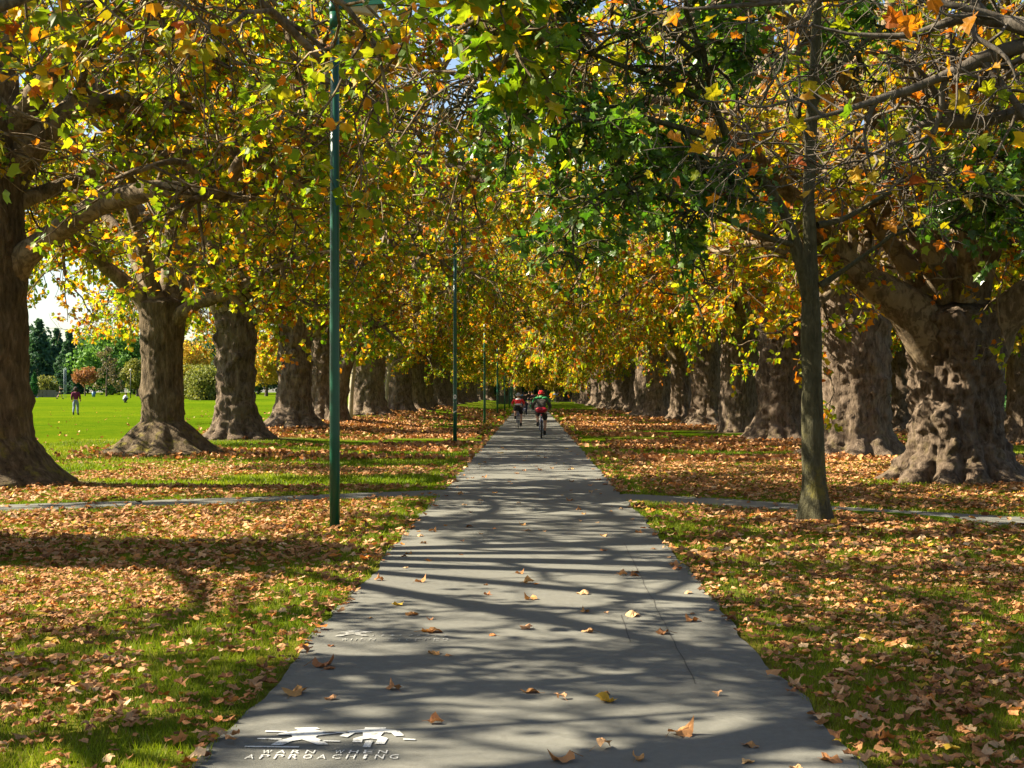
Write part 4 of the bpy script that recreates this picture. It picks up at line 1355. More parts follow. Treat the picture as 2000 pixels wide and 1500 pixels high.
# leaves lying in the grass close to the camera: the largest ones are things of their own
order = np.argsort(near[:, 1])
single, near = near[order[:150]], near[order[150:]]
parts = [litter_cloud(near[near[:, 1] < 7.2], (0.04, 0.105), 0.22, 0.018, False), litter_cloud(near[near[:, 1] >= 7.2], (0.04, 0.105), 0.22, 0.018, False), litter_cloud(mid, (0.065, 0.14), 0.32, 0.015, False),
         litter_cloud(far, (0.085, 0.15), 0.6, 0.04, True), litter_cloud(far2, (0.15, 0.24), 0.7, 0.05, True), litter_cloud(field, (0.06, 0.11), 0.12, 0.02, True)]
off, Vs, F3, F4, Cs = 0, [], [], [], []
for V, Fc, c in parts:
    (F3 if Fc.shape[1] == 3 else F4).append(Fc + off)
    Vs.append(V)
    Cs.append(c)
    off += len(V)
tag(link("leaf_litter", make_mesh("leaf_litter", np.vstack(Vs), [np.vstack(F3), np.vstack(F4)], M["litter"], False, np.vstack(Cs))), "thick scatter of brown and tan fallen leaves over the grass", "leaf litter", kind="stuff")

LEAF_MESH_DRY = []
for k in range(16):
    V, Fc, c = dry_cloud(np.zeros((1, 3)), np.array([[0, 1.0, 0]]), np.array([[0, 0, 1.0]]), np.ones(1), pal(PAL_DRY, np.array([k / 15.0])))
    sv, sf = tubes(catmull([[0, -0.38, V[0, 2]], [0.03, -0.58, V[0, 2] * .5], [0.07, -0.80, 0.02]], 5)[None], np.full((1, 5), 0.012), 4)
    LEAF_MESH_DRY.append(make_mesh("fallen_leaf", np.vstack([V, sv]), [Fc, sf + len(V)], M["litter"], False, np.vstack([c, np.repeat(c[:1] * 0.7, len(sv), 0)])))
KIND = ["dark brown", "dark brown", "dark brown", "tan", "tan", "tan", "tan", "pale buff", "pale buff", "pale buff", "pale buff", "rust orange", "rust orange", "rust orange", "yellow", "yellow"]


def fallen(x, y, z, sz, k, where, grp):
    o = link("fallen_leaf", LEAF_MESH_DRY[k])
    a = rnd.uniform(0, 2 * PI)
    d = (math.cos(a), math.sin(a), rnd.gauss(0, 0.06))
    nr = (rnd.gauss(0, .10), rnd.gauss(0, .10), 1.0)
    o.matrix_world = leaf_matrix((x, y, z), d, nr, sz)
    tag(o, "%s curled fallen leaf lying %s" % (KIND[k], where), "leaf", grp)


keys = (dry_key(400) * 15.99).astype(int)
for i, (x, y) in enumerate(single):
    fallen(x, y, float(ground_h(x, y)) + 0.02, rng.uniform(0.05, 0.12), int(keys[i]), "on the grass beside the path", "leaves fallen on the near grass")
n = 0
while n < 150:
    y = 5.8 + 34 * rng.random() ** 1.25
    x = rng.uniform(-1.46, 1.46)
    if rng.random() > 0.35 + 0.65 * (abs(x) / 1.46) ** 3 or (x < -0.45 and 5.9 < y < 6.9):
        continue
    sz = rng.uniform(0.045, 0.125)
    fallen(x, y, 0.010, sz, int(keys[200 + n]), "on the grey path", "leaves fallen on the path")
    n += 1
for (px, py, k, sz) in ((575, 1358, 4, 0.17), (630, 1305, 3, 0.15), (1332, 1440, 5, 0.15), (1185, 1375, 14, 0.13), (1236, 1206, 9, 0.16), (845, 1238, 4, 0.15), (1140, 1163, 9, 0.14), (1100, 1493, 5, 0.13), (1620, 1490, 4, 0.12), (1180, 1467, 8, 0.11), (850, 1417, 6, 0.09), (1095, 1370, 8, 0.09)):
    d = F * CH / (py - VY)
    fallen((px - VX) * d / F, d, 0.010, sz, k, "on the grey path", "leaves fallen on the path")

# ------------------------------------------------------------------ grass blades
def grass(y0, y1, dens, h, w):
    pts = []
    for ya in np.arange(y0, y1, 1.0):
        wd = 0.42 * (ya + 1) + 0.8
        xa, xb = -min(wd, 15), min(wd, 15)
        n = int((xb - xa) * dens)
        pts.append(np.stack([rng.uniform(xa, xb, n), rng.uniform(ya, ya + 1, n)], 1))
    p = np.vstack(pts)
    k = (np.abs(p[:, 0]) > 1.50 + 0.10 * (fbm(p[:, 1] * 2.0, p[:, 0] * 0.5, 0, 8) - 0.6)) & (cross_d(p[:, 0], p[:, 1]) > 0.60) & (rng.random(len(p)) > bare(p[:, 0], p[:, 1]) * 0.95)
    p = p[k]
    n = len(p)
    hh = rng.uniform(*h, n) * (0.7 + 0.7 * fbm(p[:, 0] * 1.2, p[:, 1] * 1.2, 0, 19))
    a = rng.uniform(0, 2 * PI, n)
    lean = rng.uniform(0.2, 1.0, n) * hh
    ax, ay = np.cos(a), np.sin(a)
    z0 = ground_h(p[:, 0], p[:, 1])
    b = rng.uniform(0, 2 * PI, n)
    ww = rng.uniform(*w, n)
    v0 = np.stack([p[:, 0] - np.cos(b) * ww, p[:, 1] - np.sin(b) * ww, z0 - .005], 1)
    v1 = np.stack([p[:, 0] + np.cos(b) * ww, p[:, 1] + np.sin(b) * ww, z0 - .005], 1)
    v2 = np.stack([p[:, 0] + ax * lean, p[:, 1] + ay * lean, z0 + hh], 1)
    V = np.stack([v0, v1, v2], 1).reshape(-1, 3)
    cb = fbm(p[:, 0] * 0.7, p[:, 1] * 0.7, 0, 23) * 0.7 + 0.3 * rng.random(n)
    c = pal(np.array([[0.085, 0.145, 0.006], [0.14, 0.205, 0.008], [0.20, 0.25, 0.012], [0.28, 0.28, 0.035]]), (cb - 0.25) * 1.8)
    c = np.where(rng.random((n, 1)) < 0.06, np.array([[0.30, 0.25, 0.10]]), c)
    return V, c


gs = [grass(5, 9, 3700, (0.025, 0.055), (0.0022, 0.004)), grass(9, 14, 1600, (0.03, 0.06), (0.003, 0.006)), grass(14, 24, 800, (0.03, 0.06), (0.006, 0.010)), grass(24, 44, 260, (0.035, 0.065), (0.012, 0.02))]
V = np.vstack([g[0] for g in gs])
C = np.repeat(np.vstack([g[1] for g in gs]), 3, 0)
tag(link("lawn_grass", make_mesh("lawn_grass", V, np.arange(len(V)).reshape(-1, 3), M["grass"], False, C)), "short green lawn grass on both sides of the path", "grass", kind="stuff")
print("grass", len(V) // 3, "litter", len(near), len(mid), len(far), len(far2), "leaves", [v["n"] for v in VARIANTS])

# ------------------------------------------------------------------ far trees around the lawn and behind the fence
def clump_leaves(ctrs, rad, n, size, palette, rng, shade=None):
    """leaf clusters on the outside of many small clumps"""
    k = rng.integers(0, len(ctrs), n)
    u = rand_unit(n, rng)
    p = ctrs[k] + u * rad[k][:, None] * rng.uniform(0.55, 1.0, (n, 1)) ** 0.5
    nrm = u + rand_unit(n, rng) * 0.6
    d = rand_unit(n, rng)
    sz = rng.uniform(*size, n)
    key = np.clip(rng.normal(0.5, 0.2, n) + (rng.random(len(ctrs))[k] - 0.5) * 0.4, 0, 1)
    return leaf_cloud(p, d, nrm, sz, pal(palette, key), rng=rng, simple=True)


GREENS = {"mid": np.array([[0.055, 0.125, 0.028], [0.09, 0.18, 0.036], [0.14, 0.24, 0.05]]),
          "dark": np.array([[0.022, 0.058, 0.034], [0.036, 0.082, 0.045], [0.055, 0.11, 0.055]]),
          "olive": np.array([[0.08, 0.095, 0.022], [0.13, 0.14, 0.03], [0.19, 0.17, 0.035]]),
          "red": np.array([[0.16, 0.055, 0.035], [0.24, 0.09, 0.05], [0.30, 0.14, 0.07]]),
          "lime": np.array([[0.10, 0.17, 0.02], [0.20, 0.27, 0.03], [0.28, 0.30, 0.04]]),
          "gold": np.array([[0.20, 0.17, 0.02], [0.33, 0.25, 0.03], [0.42, 0.22, 0.03]]),
          "grey": np.array([[0.10, 0.13, 0.11], [0.17, 0.21, 0.19], [0.26, 0.30, 0.28]])}


def far_tree_meshes(kind, H, W, palette, seed, n=5200, leaf=(0.5, 1.0), trunk_h=None, trunk_r=0.35, dense=1.0):
    rng = np.random.default_rng(seed)
    th = trunk_h if trunk_h is not None else H * 0.2
    if kind == "round":
        m_ = 55
        u = rand_unit(m_, rng)
        r_ = rng.uniform(0.45, 0.95, m_)
        c = np.stack([u[:, 0] * W / 2 * r_, u[:, 1] * W / 2 * r_, th + (H - th) * (0.5 + 0.46 * u[:, 2] * r_)], 1)
        rad = rng.uniform(0.10, 0.19, m_) * W
    elif kind == "cone":
        m_ = 70
        h = rng.random(m_) ** 1.3
        a = rng.uniform(0, 2 * PI, m_)
        rr = (1 - h) * W / 2 * rng.uniform(0.5, 1.0, m_)
        c = np.stack([np.cos(a) * rr, np.sin(a) * rr, th + (H - th) * h], 1)
        rad = 0.05 * W + 0.13 * W * (1 - h)
    elif kind == "column":
        m_ = 40
        h = rng.random(m_)
        a = rng.uniform(0, 2 * PI, m_)
        rr = W / 2 * 0.5 * np.sin(np.clip(h * 0.8 + 0.15, 0, 1) * PI)
        c = np.stack([np.cos(a) * rr, np.sin(a) * rr, 0.3 + (H - 0.3) * h], 1)
        rad = W * 0.28 * np.sin(np.clip(h * 0.85 + 0.12, 0, 1) * PI) + 0.1
    elif kind == "tier":
        m_ = 46
        h = np.repeat(np.linspace(0.0, 1.0, 8), 6)[:m_]
        a = rng.uniform(0, 2 * PI, m_)
        rr = W / 2 * (1.05 - 0.75 * h) * rng.uniform(0.3, 1.0, m_)
        c = np.stack([np.cos(a) * rr, np.sin(a) * rr, th + (H - th) * h], 1)
        rad = rng.uniform(0.05, 0.10, m_) * W
    else:   # bush
        m_ = 36
        u = rand_unit(m_, rng)
        u[:, 2] = np.abs(u[:, 2])
        c = u * np.array([W / 2 * .75, W / 2 * .75, H * .75]) * rng.uniform(0.5, 1, (m_, 1))
        rad = rng.uniform(0.16, 0.26, m_) * min(W, H * 1.5)
    V, Fc, col = clump_leaves(c, rad, n, leaf, palette, rng)
    if kind == "tier":
        V[:, 2] = th + (V[:, 2] - th)
    V[:, 2] = np.maximum(V[:, 2], 0.02)
    crown = make_mesh("crown", V, Fc, M["leaf_far"], False, col)
    top = H * (0.9 if kind in ("cone", "tier") else 0.6)
    tv, tf = [], []
    v, f = tubes(catmull([[0, 0, -.3], [0.1, 0, th * .6 + .2], [0, .1, top * .7], [0, 0, top]], 12)[None], np.linspace(trunk_r * 1.25, trunk_r * 0.25, 12)[None], 8)
    tv.append(v)
    tf.append(f)
    off = len(v)
    st_ = np.zeros((9, 3))
    st_[:, 2] = rng.uniform(max(th * 0.8, .3), top * .8, 9)
    a = rng.uniform(0, 2 * PI, 9)
    C = wander(st_, np.stack([np.cos(a), np.sin(a), np.full(9, 0.6)], 1), np.full(9, W * 0.33), 6, 0.15, 0, rng)
    v, f = tubes(C, np.broadcast_to(np.linspace(trunk_r * .4, .03, 6), (9, 6)), 5)
    tv.append(v)
    tf.append(f + off)
    return make_mesh("trunk", np.vstack(tv), np.vstack(tf), M["bark_far"], True), crown


FT = {"round": far_tree_meshes("round", 16, 16, GREENS["mid"], 1, 8500, (0.35, 0.75), 0.8),
      "round_dark": far_tree_meshes("round", 18, 15, GREENS["dark"], 2, 6500, (0.4, 0.9), 0.3),
      "cone": far_tree_meshes("cone", 20, 12, GREENS["dark"], 3, 6500, (0.35, 0.8), 0.6),
      "olive": far_tree_meshes("round", 10, 8, GREENS["olive"], 4, 5000, (0.25, 0.55)),
      "bush": far_tree_meshes("bush", 5.5, 6.0, GREENS["olive"], 5, 6500, (0.16, 0.34)),
      "column": far_tree_meshes("column", 6, 1.9, np.array([[0.012, 0.06, 0.015], [0.02, 0.09, 0.02], [0.04, 0.13, 0.03]]), 6, 3500, (0.16, 0.30)),
      "red": far_tree_meshes("round", 5.5, 4.2, GREENS["red"], 7, 1500, (0.18, 0.34), 1.8, 0.12),
      "tier": far_tree_meshes("tier", 11, 9, np.array([[0.06, 0.06, 0.035], [0.10, 0.085, 0.045], [0.14, 0.11, 0.06]]), 8, 1000, (0.25, 0.5), 2.2, 0.22),
      "lime": far_tree_meshes("bush", 2.6, 4.0, GREENS["lime"], 9, 3000, (0.14, 0.30)),
      "gold": far_tree_meshes("round", 11, 10, GREENS["gold"], 10, 5500, (0.22, 0.45), 2.2, 0.3),
      "greybush": far_tree_meshes("bush", 1.5, 4.5, GREENS["grey"], 11, 3200, (0.12, 0.26)),
      "lowbush": far_tree_meshes("bush", 1.6, 3.6, np.array([[0.02, 0.06, 0.02], [0.035, 0.09, 0.025], [0.06, 0.13, 0.03]]), 12, 2500, (0.12, 0.26))}
FNAME = {"round": "broadleaf_tree", "round_dark": "broadleaf_tree", "cone": "conifer_tree", "olive": "broadleaf_tree", "bush": "bush", "column": "cypress_tree", "red": "small_tree", "tier": "cedar_tree", "lime": "bush", "gold": "broadleaf_tree", "greybush": "bush", "lowbush": "bush"}


def far_tree(kind, px, d, lab, group, s=1.0, rz=None, sz=None):
    x = (px - VX) * d / F
    root = tag(empty(FNAME[kind], (x, d, float(ground_h(x, d))), rnd.uniform(0, 6.2) if rz is None else rz), lab, "bush" if "bush" in FNAME[kind] else "tree", group)
    root.scale = (s, s, sz or s)
    tr, cr = FT[kind]
    link("trunk", tr, root)
    tag(link("crown", cr, root), kind="stuff")
    return root


GB = "trees beyond the open lawn"
far_tree("round", 220, 258, "big rounded mid green tree beyond the lawn, brightest of the far trees", GB, 0.88)
far_tree("round", 262, 275, "second mid green tree half hidden behind the bell rooted plane tree", GB, 0.8)
far_tree("tier", 208, 225, "thin brownish cedar with flat tiers before the big rounded tree", GB, 0.72)
far_tree("red", 166, 232, "small reddish leaved tree on the far side of the lawn", GB, 0.95)
far_tree("olive", 268, 222, "dull olive green tree with yellowing top beside the far lawn", GB, 0.62)
far_tree("column", 67, 205, "narrow dark green cypress by the low stone wall", GB, 0.62)
far_tree("bush", 88, 214, "loose grey green shrub above the low stone wall", GB, 0.75)
far_tree("bush", 405, 165, "large olive bush standing on the lawn between two plane trunks", GB, 0.95)
far_tree("bush", 432, 172, "large olive bush standing on the lawn between two plane trunks", GB, 1.0)
far_tree("bush", 385, 185, "taller olive bush set back from the pair on the lawn", GB, 1.05)
far_tree("gold", 365, 250, "pale trunked tree with yellow green leaves beyond the olive bushes", GB, 1.0)
for k, (px, d, kd, s) in enumerate(((40, 300, "round_dark", 0.95), (75, 285, "cone", 0.8), (110, 295, "cone", 0.72), (135, 278, "cone", 0.66), (155, 300, "round_dark", 0.75), (185, 310, "round_dark", 0.8), (300, 300, "round_dark", 0.8), (10, 280, "cone", 0.85), (345, 300, "round_dark", 0.72), (400, 290, "round_dark", 0.75), (450, 280, "round_dark", 0.8), (505, 270, "round_dark", 0.7), (560, 280, "round_dark", 0.75), (610, 265, "round_dark", 0.7), (660, 280, "round_dark", 0.8), (715, 265, "gold", 0.9), (520, 225, "gold", 0.9), (760, 280, "round_dark", 0.8), (810, 300, "round", 0.9), (-50, 290, "round_dark", 0.9), (-120, 290, "cone", 0.9)) + tuple((px_, 318 + (px_ * 7) % 23, 'round_dark', 0.62) for px_ in range(-80, 860, 42))):
    far_tree(kd, px, d, {"round_dark": "dark green tree in the shaded belt behind the lawn", "cone": "blue green conifer in the belt behind the lawn", "gold": "yellowing tree in the belt seen between the plane trunks", "round": "mid green tree seen between the plane trunks of the lawn row"}[kd], "belt of trees behind the lawn", s)
GF = "trees behind the fence"
for k, (px, d, kd, s) in enumerate(((1700, 172, "round_dark", 0.8), (1760, 185, "gold", 1.0), (1800, 178, "round_dark", 0.75), (1850, 190, "round", 0.8), (1905, 180, "round_dark", 0.8), (1960, 176, "gold", 1.1), (2010, 185, "round_dark", 0.9), (2080, 180, "round_dark", 0.9), (2150, 180, "round", 0.9), (1620, 182, "round_dark", 0.8), (1540, 190, "round_dark", 0.8), (1460, 200, "round", 0.8), (1380, 215, "round_dark", 0.8), (1300, 240, "round_dark", 0.9), (1220, 260, "round_dark", 0.9), (1150, 290, "round", 0.9), (1090, 300, "round", 0.9), (1030, 310, "round_dark", 0.9), (970, 300, "round", 0.9), (910, 295, "round_dark", 0.9), (860, 290, "gold", 1.1)) + tuple((px_, 275 + (px_ * 5) % 40, 'round_dark', 0.6) for px_ in range(880, 1200, 26)) + tuple((px_, 196 + (px_ * 5) % 30, 'round_dark', 0.6) for px_ in range(1270, 2120, 55))):
    end = px < 1250
    far_tree(kd, px, d, {"round_dark": "dark green tree", "gold": "yellow autumn tree", "round": "mid green tree"}[kd] + (" filling the view past the end of the avenue" if end else " behind the pale railing fence"), "trees past the end of the avenue" if end else GF, s)
far_tree("lime", 1738, 138, "bright lime green shrub beside the dark tree behind the row", "shrubs by the fence", 0.95)
far_tree("greybush", 1718, 132, "rounded silvery grey shrub below the lime green shrub", "shrubs by the fence", 0.95)
far_tree("greybush", 1800, 150, "silvery grey shrub under the pale railing fence", "shrubs by the fence", 0.7)
far_tree("lowbush", 1965, 135, "low green shrub before the pale railing fence", "shrubs by the fence", 0.8)
far_tree("lowbush", 1995, 130, "low green shrub before the pale railing fence", "shrubs by the fence", 0.95)
far_tree("bush", 1690, 160, "dull reddish olive bush behind the fence side trunks", "shrubs by the fence", 0.9)

# railing fence
root = tag(empty("railing_fence", (44.0, 152.0, 0)), "pale blue grey railing fence on the far side beyond the trunks", "fence")
for zz_ in (0.15, 1.12):
    MB().box((0, 0, zz_), (44, 0.05, 0.05)).build("rail", M["railing"], root, False)
post_me = MB().box((0, 0, 0.6), (0.07, 0.07, 1.24)).mesh("post", M["railing"], False)
bar_me = MB().box((0, 0, 0.63), (0.025, 0.02, 0.96)).mesh("bar", M["railing"], False)
for k in range(19):
    o = link("post", post_me, root, (-21.6 + 2.4 * k, 0, 0))
for k in range(216):
    if k % 12:
        link("bar", bar_me, root, (-21.6 + 0.2 * k, 0, 0))
# low stone wall beyond the lawn, course by course
x0 = (60 - VX) * 207 / F
root = tag(empty("stone_wall", (x0, 207.0, float(ground_h(x0, 207.0)))), "low grey stone wall with an end pillar beside the cypress", "wall")
st_me = [MB().box((0, 0, 0), (0.5 + 0.1 * k, 0.4, 0.27)).mesh("stone", M["stone"], False) for k in range(3)]
for r_ in range(4):
    xx = 0.6 + (0.25 if r_ % 2 else 0)
    while xx < 3.9:
        k = rnd.randrange(3)
        link("stone", st_me[k], root, (xx + 0.25, rnd.uniform(-.02, .02), 0.12 + 0.285 * r_))
        xx += 0.52 + 0.1 * k
for r_ in range(5):
    link("stone", st_me[1], root, (0.15, 0, 0.12 + 0.285 * r_))
# dark grey panel by the far posts
root = tag(empty("screen_panel", ((985 - VX) * 186 / F, 186.0, 0.0)), "dark grey boarded screen beside the path behind the far lamp posts", "screen")
for k in range(4):
    MB().box((-0.83 + 0.555 * k, 0, 0.64), (0.545, 0.05, 1.22)).build("panel", M["panel"], root, False)
for x in (-1.12, 0, 1.12):
    MB().box((x, 0.06, 0.62), (0.06, 0.06, 1.3)).build("post", M["panel"], root, False)
# rope swing poles far across the lawn and a lamp standard, a bin
x0, d0 = (255 - VX) * 190 / F, 190.0
root = tag(empty("lamp_standard", (x0, d0, float(ground_h(x0, d0)))), "thin dark lamp standard across the lawn near the crouching person", "lamp post")
MB().tube([[0, 0, -.1], [0, 0, 3.9]], [0.07, 0.05], 8).build("post", M["panel"], root)
MB().ellip((0, 0, 4.0), (0.16, 0.16, 0.2)).build("lamp", M["lamp_lens"], root)
x0, d0 = (120 - VX) * 185 / F, 186.0
for k in range(2):
    x = x0 + k * 0.28
    o = MB().tube([[0, 0, -.1], [0, 0, 4.2]], [0.03, 0.025], 6).build("pole", M["railing"])
    o.location = (x, d0, float(ground_h(x, d0)))
    tag(o, "slender pale upright pole behind the striding person on the lawn", "pole", "pair of slender poles on the lawn")
x0, d0 = (183 - VX) * 200 / F, 200.0
root = tag(empty("litter_bin", (x0, d0, float(ground_h(x0, d0)))), "small blue litter bin on the far lawn", "bin")
MB().tube([[0, 0, 0.12], [0, 0, 0.9]], [0.22, 0.27], 14).build("body", M["bluemetal"], root)
MB().torus((0, 0, 0.92), 0.27, 0.03, 'Z', 18, 6).build("rim", M["steel"], root)
for sx in (-.15, .15):
    MB().tube([[sx, 0, 0], [sx, 0, 0.16]], [0.025, 0.025], 6).build("foot", M["steel"], root)

# ------------------------------------------------------------------ people
def skin_mesh(name, joints, edges, mat, sub=2, root=0, smooth=0.5):
    """joints: list of (x,y,z,rx,ry) ; grows a continuous skinned surface"""
    me = bpy.data.meshes.new(name)
    me.from_pydata([j[:3] for j in joints], edges, [])
    ob = bpy.data.objects.new(name, me)
    COL.objects.link(ob)
    md = ob.modifiers.new("skin", 'SKIN')
    md.use_smooth_shade = True
    md.branch_smoothing = smooth
    sv = me.skin_vertices[0].data
    for i, j in enumerate(joints):
        sv[i].radius = (j[3], j[4] if len(j) > 4 else j[3])
        sv[i].use_root = (i == root)
    s2 = ob.modifiers.new("sub", 'SUBSURF')
    s2.levels = s2.render_levels = sub
    dg = bpy.context.evaluated_depsgraph_get()
    out = bpy.data.meshes.new_from_object(ob.evaluated_get(dg))
    bpy.data.objects.remove(ob)
    out.name = name
    out.materials.clear()
    out.materials.append(mat)
    return out


def hand_chain(J, E, wrist, w, d, side, r=0.009, curl=0.5):
    """palm and five fingers beyond the wrist joint; d = pointing direction, side = thumb direction"""
    d = np.array(d, float)
    d /= np.linalg.norm(d)
    s_ = np.array(side, float)
    s_ = s_ - d * s_.dot(d)
    s_ /= np.linalg.norm(s_)
    nrm = np.cross(d, s_)
    p = np.array(J[wrist][:3])
    J.append((*(p + d * 0.05), 0.034, 0.018))
    palm = len(J) - 1
    E.append((wrist, palm))
    for k, ln in enumerate((0.072, 0.08, 0.074, 0.058)):
        o = s_ * (0.027 - 0.018 * k)
        a = p + d * 0.088 + o
        J.append((*a, r, r))
        J.append((*(a + d * ln * 0.5 - nrm * curl * 0.02), r * 0.92, r * 0.92))
        J.append((*(a + d * ln * (1 - 0.35 * curl) - nrm * curl * 0.05), r * 0.8, r * 0.8))
        n_ = len(J)
        E += [(palm, n_ - 3), (n_ - 3, n_ - 2), (n_ - 2, n_ - 1)]
    a = p + d * 0.035 + s_ * 0.042
    J.append((*a, r * 1.1, r * 1.1))
    J.append((*(a + d * 0.045 + s_ * 0.018), r * .9, r * .9))
    n_ = len(J)
    E += [(palm, n_ - 2), (n_ - 2, n_ - 1)]


def person(loc, rz, pose, wear, label, hair=None, hair_mat="hair", cat="person", group=None, scale=1.0, fingers=True, build=1.0):
    """pose: dict of joint positions (metres, facing +Y); wear: list of (name, material, joint chains, extra radius)"""
    g = {k: np.array(v, float) for k, v in pose.items()}
    rad = dict(pelvis=(0.155, 0.115), waist=(0.135, 0.10), chest=(0.165, 0.115), neckb=(0.085, 0.075), neck=(0.055, 0.055), chin=(0.062, 0.075), head=(0.080, 0.098), crown=(0.062, 0.075))
    for s_ in "LR":
        rad.update({"sh" + s_: (0.066, 0.066), "el" + s_: (0.045, 0.045), "wr" + s_: (0.028, 0.024), "hip" + s_: (0.098, 0.10), "th" + s_: (0.088, 0.092), "kn" + s_: (0.060, 0.062), "ca" + s_: (0.056, 0.060), "an" + s_: (0.037, 0.040), "to" + s_: (0.040, 0.028)})
    for s_ in "LR":
        g["th" + s_] = g["hip" + s_] * 0.55 + g["kn" + s_] * 0.45
        bk = np.array([0, -0.03, 0.0])
        g["ca" + s_] = g["kn" + s_] * 0.62 + g["an" + s_] * 0.38 + bk
    g["neckb"] = g["chest"] * 0.4 + g["neck"] * 0.6
    up = g["head"] - g["neck"]
    up /= np.linalg.norm(up)
    g["chin"] = g["head"] - up * 0.075 + np.array([0, 0.012, 0])
    g["crown"] = g["head"] + up * 0.075
    order = ["pelvis", "waist", "chest", "neckb", "neck", "chin", "head", "crown"]
    links = [("pelvis", "waist"), ("waist", "chest"), ("chest", "neckb"), ("neckb", "neck"), ("neck", "chin"), ("chin", "head"), ("head", "crown")]
    for s_ in "LR":
        order += ["sh" + s_, "el" + s_, "wr" + s_, "hip" + s_, "th" + s_, "kn" + s_, "ca" + s_, "an" + s_, "to" + s_]
        links += [("neckb" if False else "chest", "sh" + s_), ("sh" + s_, "el" + s_), ("el" + s_, "wr" + s_), ("pelvis", "hip" + s_), ("hip" + s_, "th" + s_), ("th" + s_, "kn" + s_), ("kn" + s_, "ca" + s_), ("ca" + s_, "an" + s_), ("an" + s_, "to" + s_)]
    J = [(*g[n], rad[n][0] * (build if n in ("pelvis", "waist", "chest") else 1), rad[n][1]) for n in order]
    E = [(order.index(a), order.index(b)) for a, b in links]
    if fingers:
        for s_, sg in (("L", -1), ("R", 1)):
            w = order.index("wr" + s_)
            d = g["wr" + s_] - g["el" + s_]
            hand_chain(J, E, w, None, pose.get("hd" + s_, d), (-sg, 0.3, 0.1) if "grip" not in pose else (-sg, 0, 0.2), curl=0.8)
    # nose and ears
    fw = np.array(pose.get("face", (0, 1, 0)), float)
    fw = fw - up * fw.dot(up)
    fw /= np.linalg.norm(fw)
    sd = np.cross(fw, up)
    hi = order.index("head")
    J.append((*(g["head"] + fw * 0.105 - up * 0.02), 0.014, 0.014))
    E.append((hi, len(J) - 1))
    for sg in (-1, 1):
        J.append((*(g["head"] + sd * 0.088 * sg - up * 0.01), 0.014, 0.022))
        E.append((hi, len(J) - 1))
    root = tag(empty("person", loc, rz), label, cat, group)
    root.scale = (scale,) * 3
    link("body", skin_mesh("body", J, E, M["skin"], 1), root)
    for nm, mt, chains, ex in wear:
        names, JJ, EE = [], [], []
        for a, b in chains:
            for n in (a, b):
                if n not in names:
                    names.append(n)
                    if ":" in n:                       # "elR:wrR:0.5" a point between two joints
                        p, q, f_ = n.split(":")
                        f_ = float(f_)
                        pos = g[p] * (1 - f_) + g[q] * f_
                        r_ = [rad[p][i] * (1 - f_) + rad[q][i] * f_ for i in (0, 1)]
                    else:
                        pos, r_ = g[n], list(rad[n])
                    if n in ("pelvis", "waist", "chest"):
                        r_[0] *= build
                    JJ.append((*pos, r_[0] + ex, r_[1] + ex))
            EE.append((names.index(a), names.index(b)))
        rt = names.index("pelvis") if "pelvis" in names else 0
        link(nm, skin_mesh(nm, JJ, EE, M[mt], 2 if loc[1] < 100 else 1, rt), root)
    if hair:
        mb = MB()
        hd = g["head"] + up * 0.03 - fw * 0.02
        if hair == "curly":
            rr = random.Random(3)
            for _ in range(46):
                v = Vector((rr.gauss(0, 1), rr.gauss(0, 1), rr.gauss(0, 1))).normalized()
                if v.y > 0.35 and v.z < 0.3:
                    continue
                mb.ellip(hd + np.array(v) * [0.105, 0.11, 0.115] + [0, -0.015, -0.01], (0.045,) * 3, 8, 6)
        else:
            mb.ellip(hd, (0.092, 0.112, 0.115), 14, 9, -0.5 if hair == "short" else -1.3)
        mb.build("hair", M[hair_mat], root)
    # eyes
    for sg in (-1, 1):
        MB().ellip(g["head"] + fw * 0.088 + sd * 0.034 * sg + up * 0.005, (0.011,) * 3, 8, 6).build("eye", M["blackcloth"], root)
    MB().ellip(g["head"] + fw * 0.088 - up * 0.06, (0.024, 0.012, 0.007), 8, 6).build("mouth", M["crimson"], root)
    return root, g


def shoes(root, g, mat="blackcloth", flat=True):
    for s_ in "LR":
        a, t_ = g["an" + s_], g["to" + s_]
        d = t_ - a
        d[2] = 0
        d /= np.linalg.norm(d) + 1e-9
        c = (a + t_) / 2 + np.array([0, 0, -0.035])
        ang = math.atan2(d[0], d[1])
        rot = np.array(Matrix.Rotation(-ang, 3, 'Z'))
        mb = MB().ellip(c + np.array([0, 0, 0.01]), (0.052, 0.145, 0.055), 14, 8, rot=rot)
        mb.tube([a + [0, 0, 0.05], a - [0, 0, 0.03]], [0.05, 0.052], 10)
        mb.build("shoe", M[mat], root)


def stand(hgt=1.0, stepL=0.0, stepR=0.0, lift=0.0, armL=(0, 0, 0), armR=(0, 0, 0)):
    p = dict(pelvis=(0, 0, 0.95), waist=(0, 0.01, 1.10), chest=(0, 0.0, 1.30), neck=(0, 0.01, 1.49), head=(0, 0.03, 1.60))
    for s_, sg, st_, ar in (("L", -1, stepL, armL), ("R", 1, stepR, armR)):
        p.update({"sh" + s_: (sg * 0.185, 0, 1.40), "el" + s_: (sg * 0.25 + ar[0] * .5, -0.04 + ar[1] * .5, 1.13 + ar[2] * .5), "wr" + s_: (sg * 0.26 + ar[0], 0.06 + ar[1], 0.90 + ar[2]),
                  "hip" + s_: (sg * 0.09, 0, 0.90), "kn" + s_: (sg * 0.10, st_ * 0.45 + 0.03, 0.50), "an" + s_: (sg * 0.10, st_ - 0.02, 0.09 + (lift if st_ < 0 else 0)), "to" + s_: (sg * 0.115, st_ + 0.15, 0.045)})
    return p


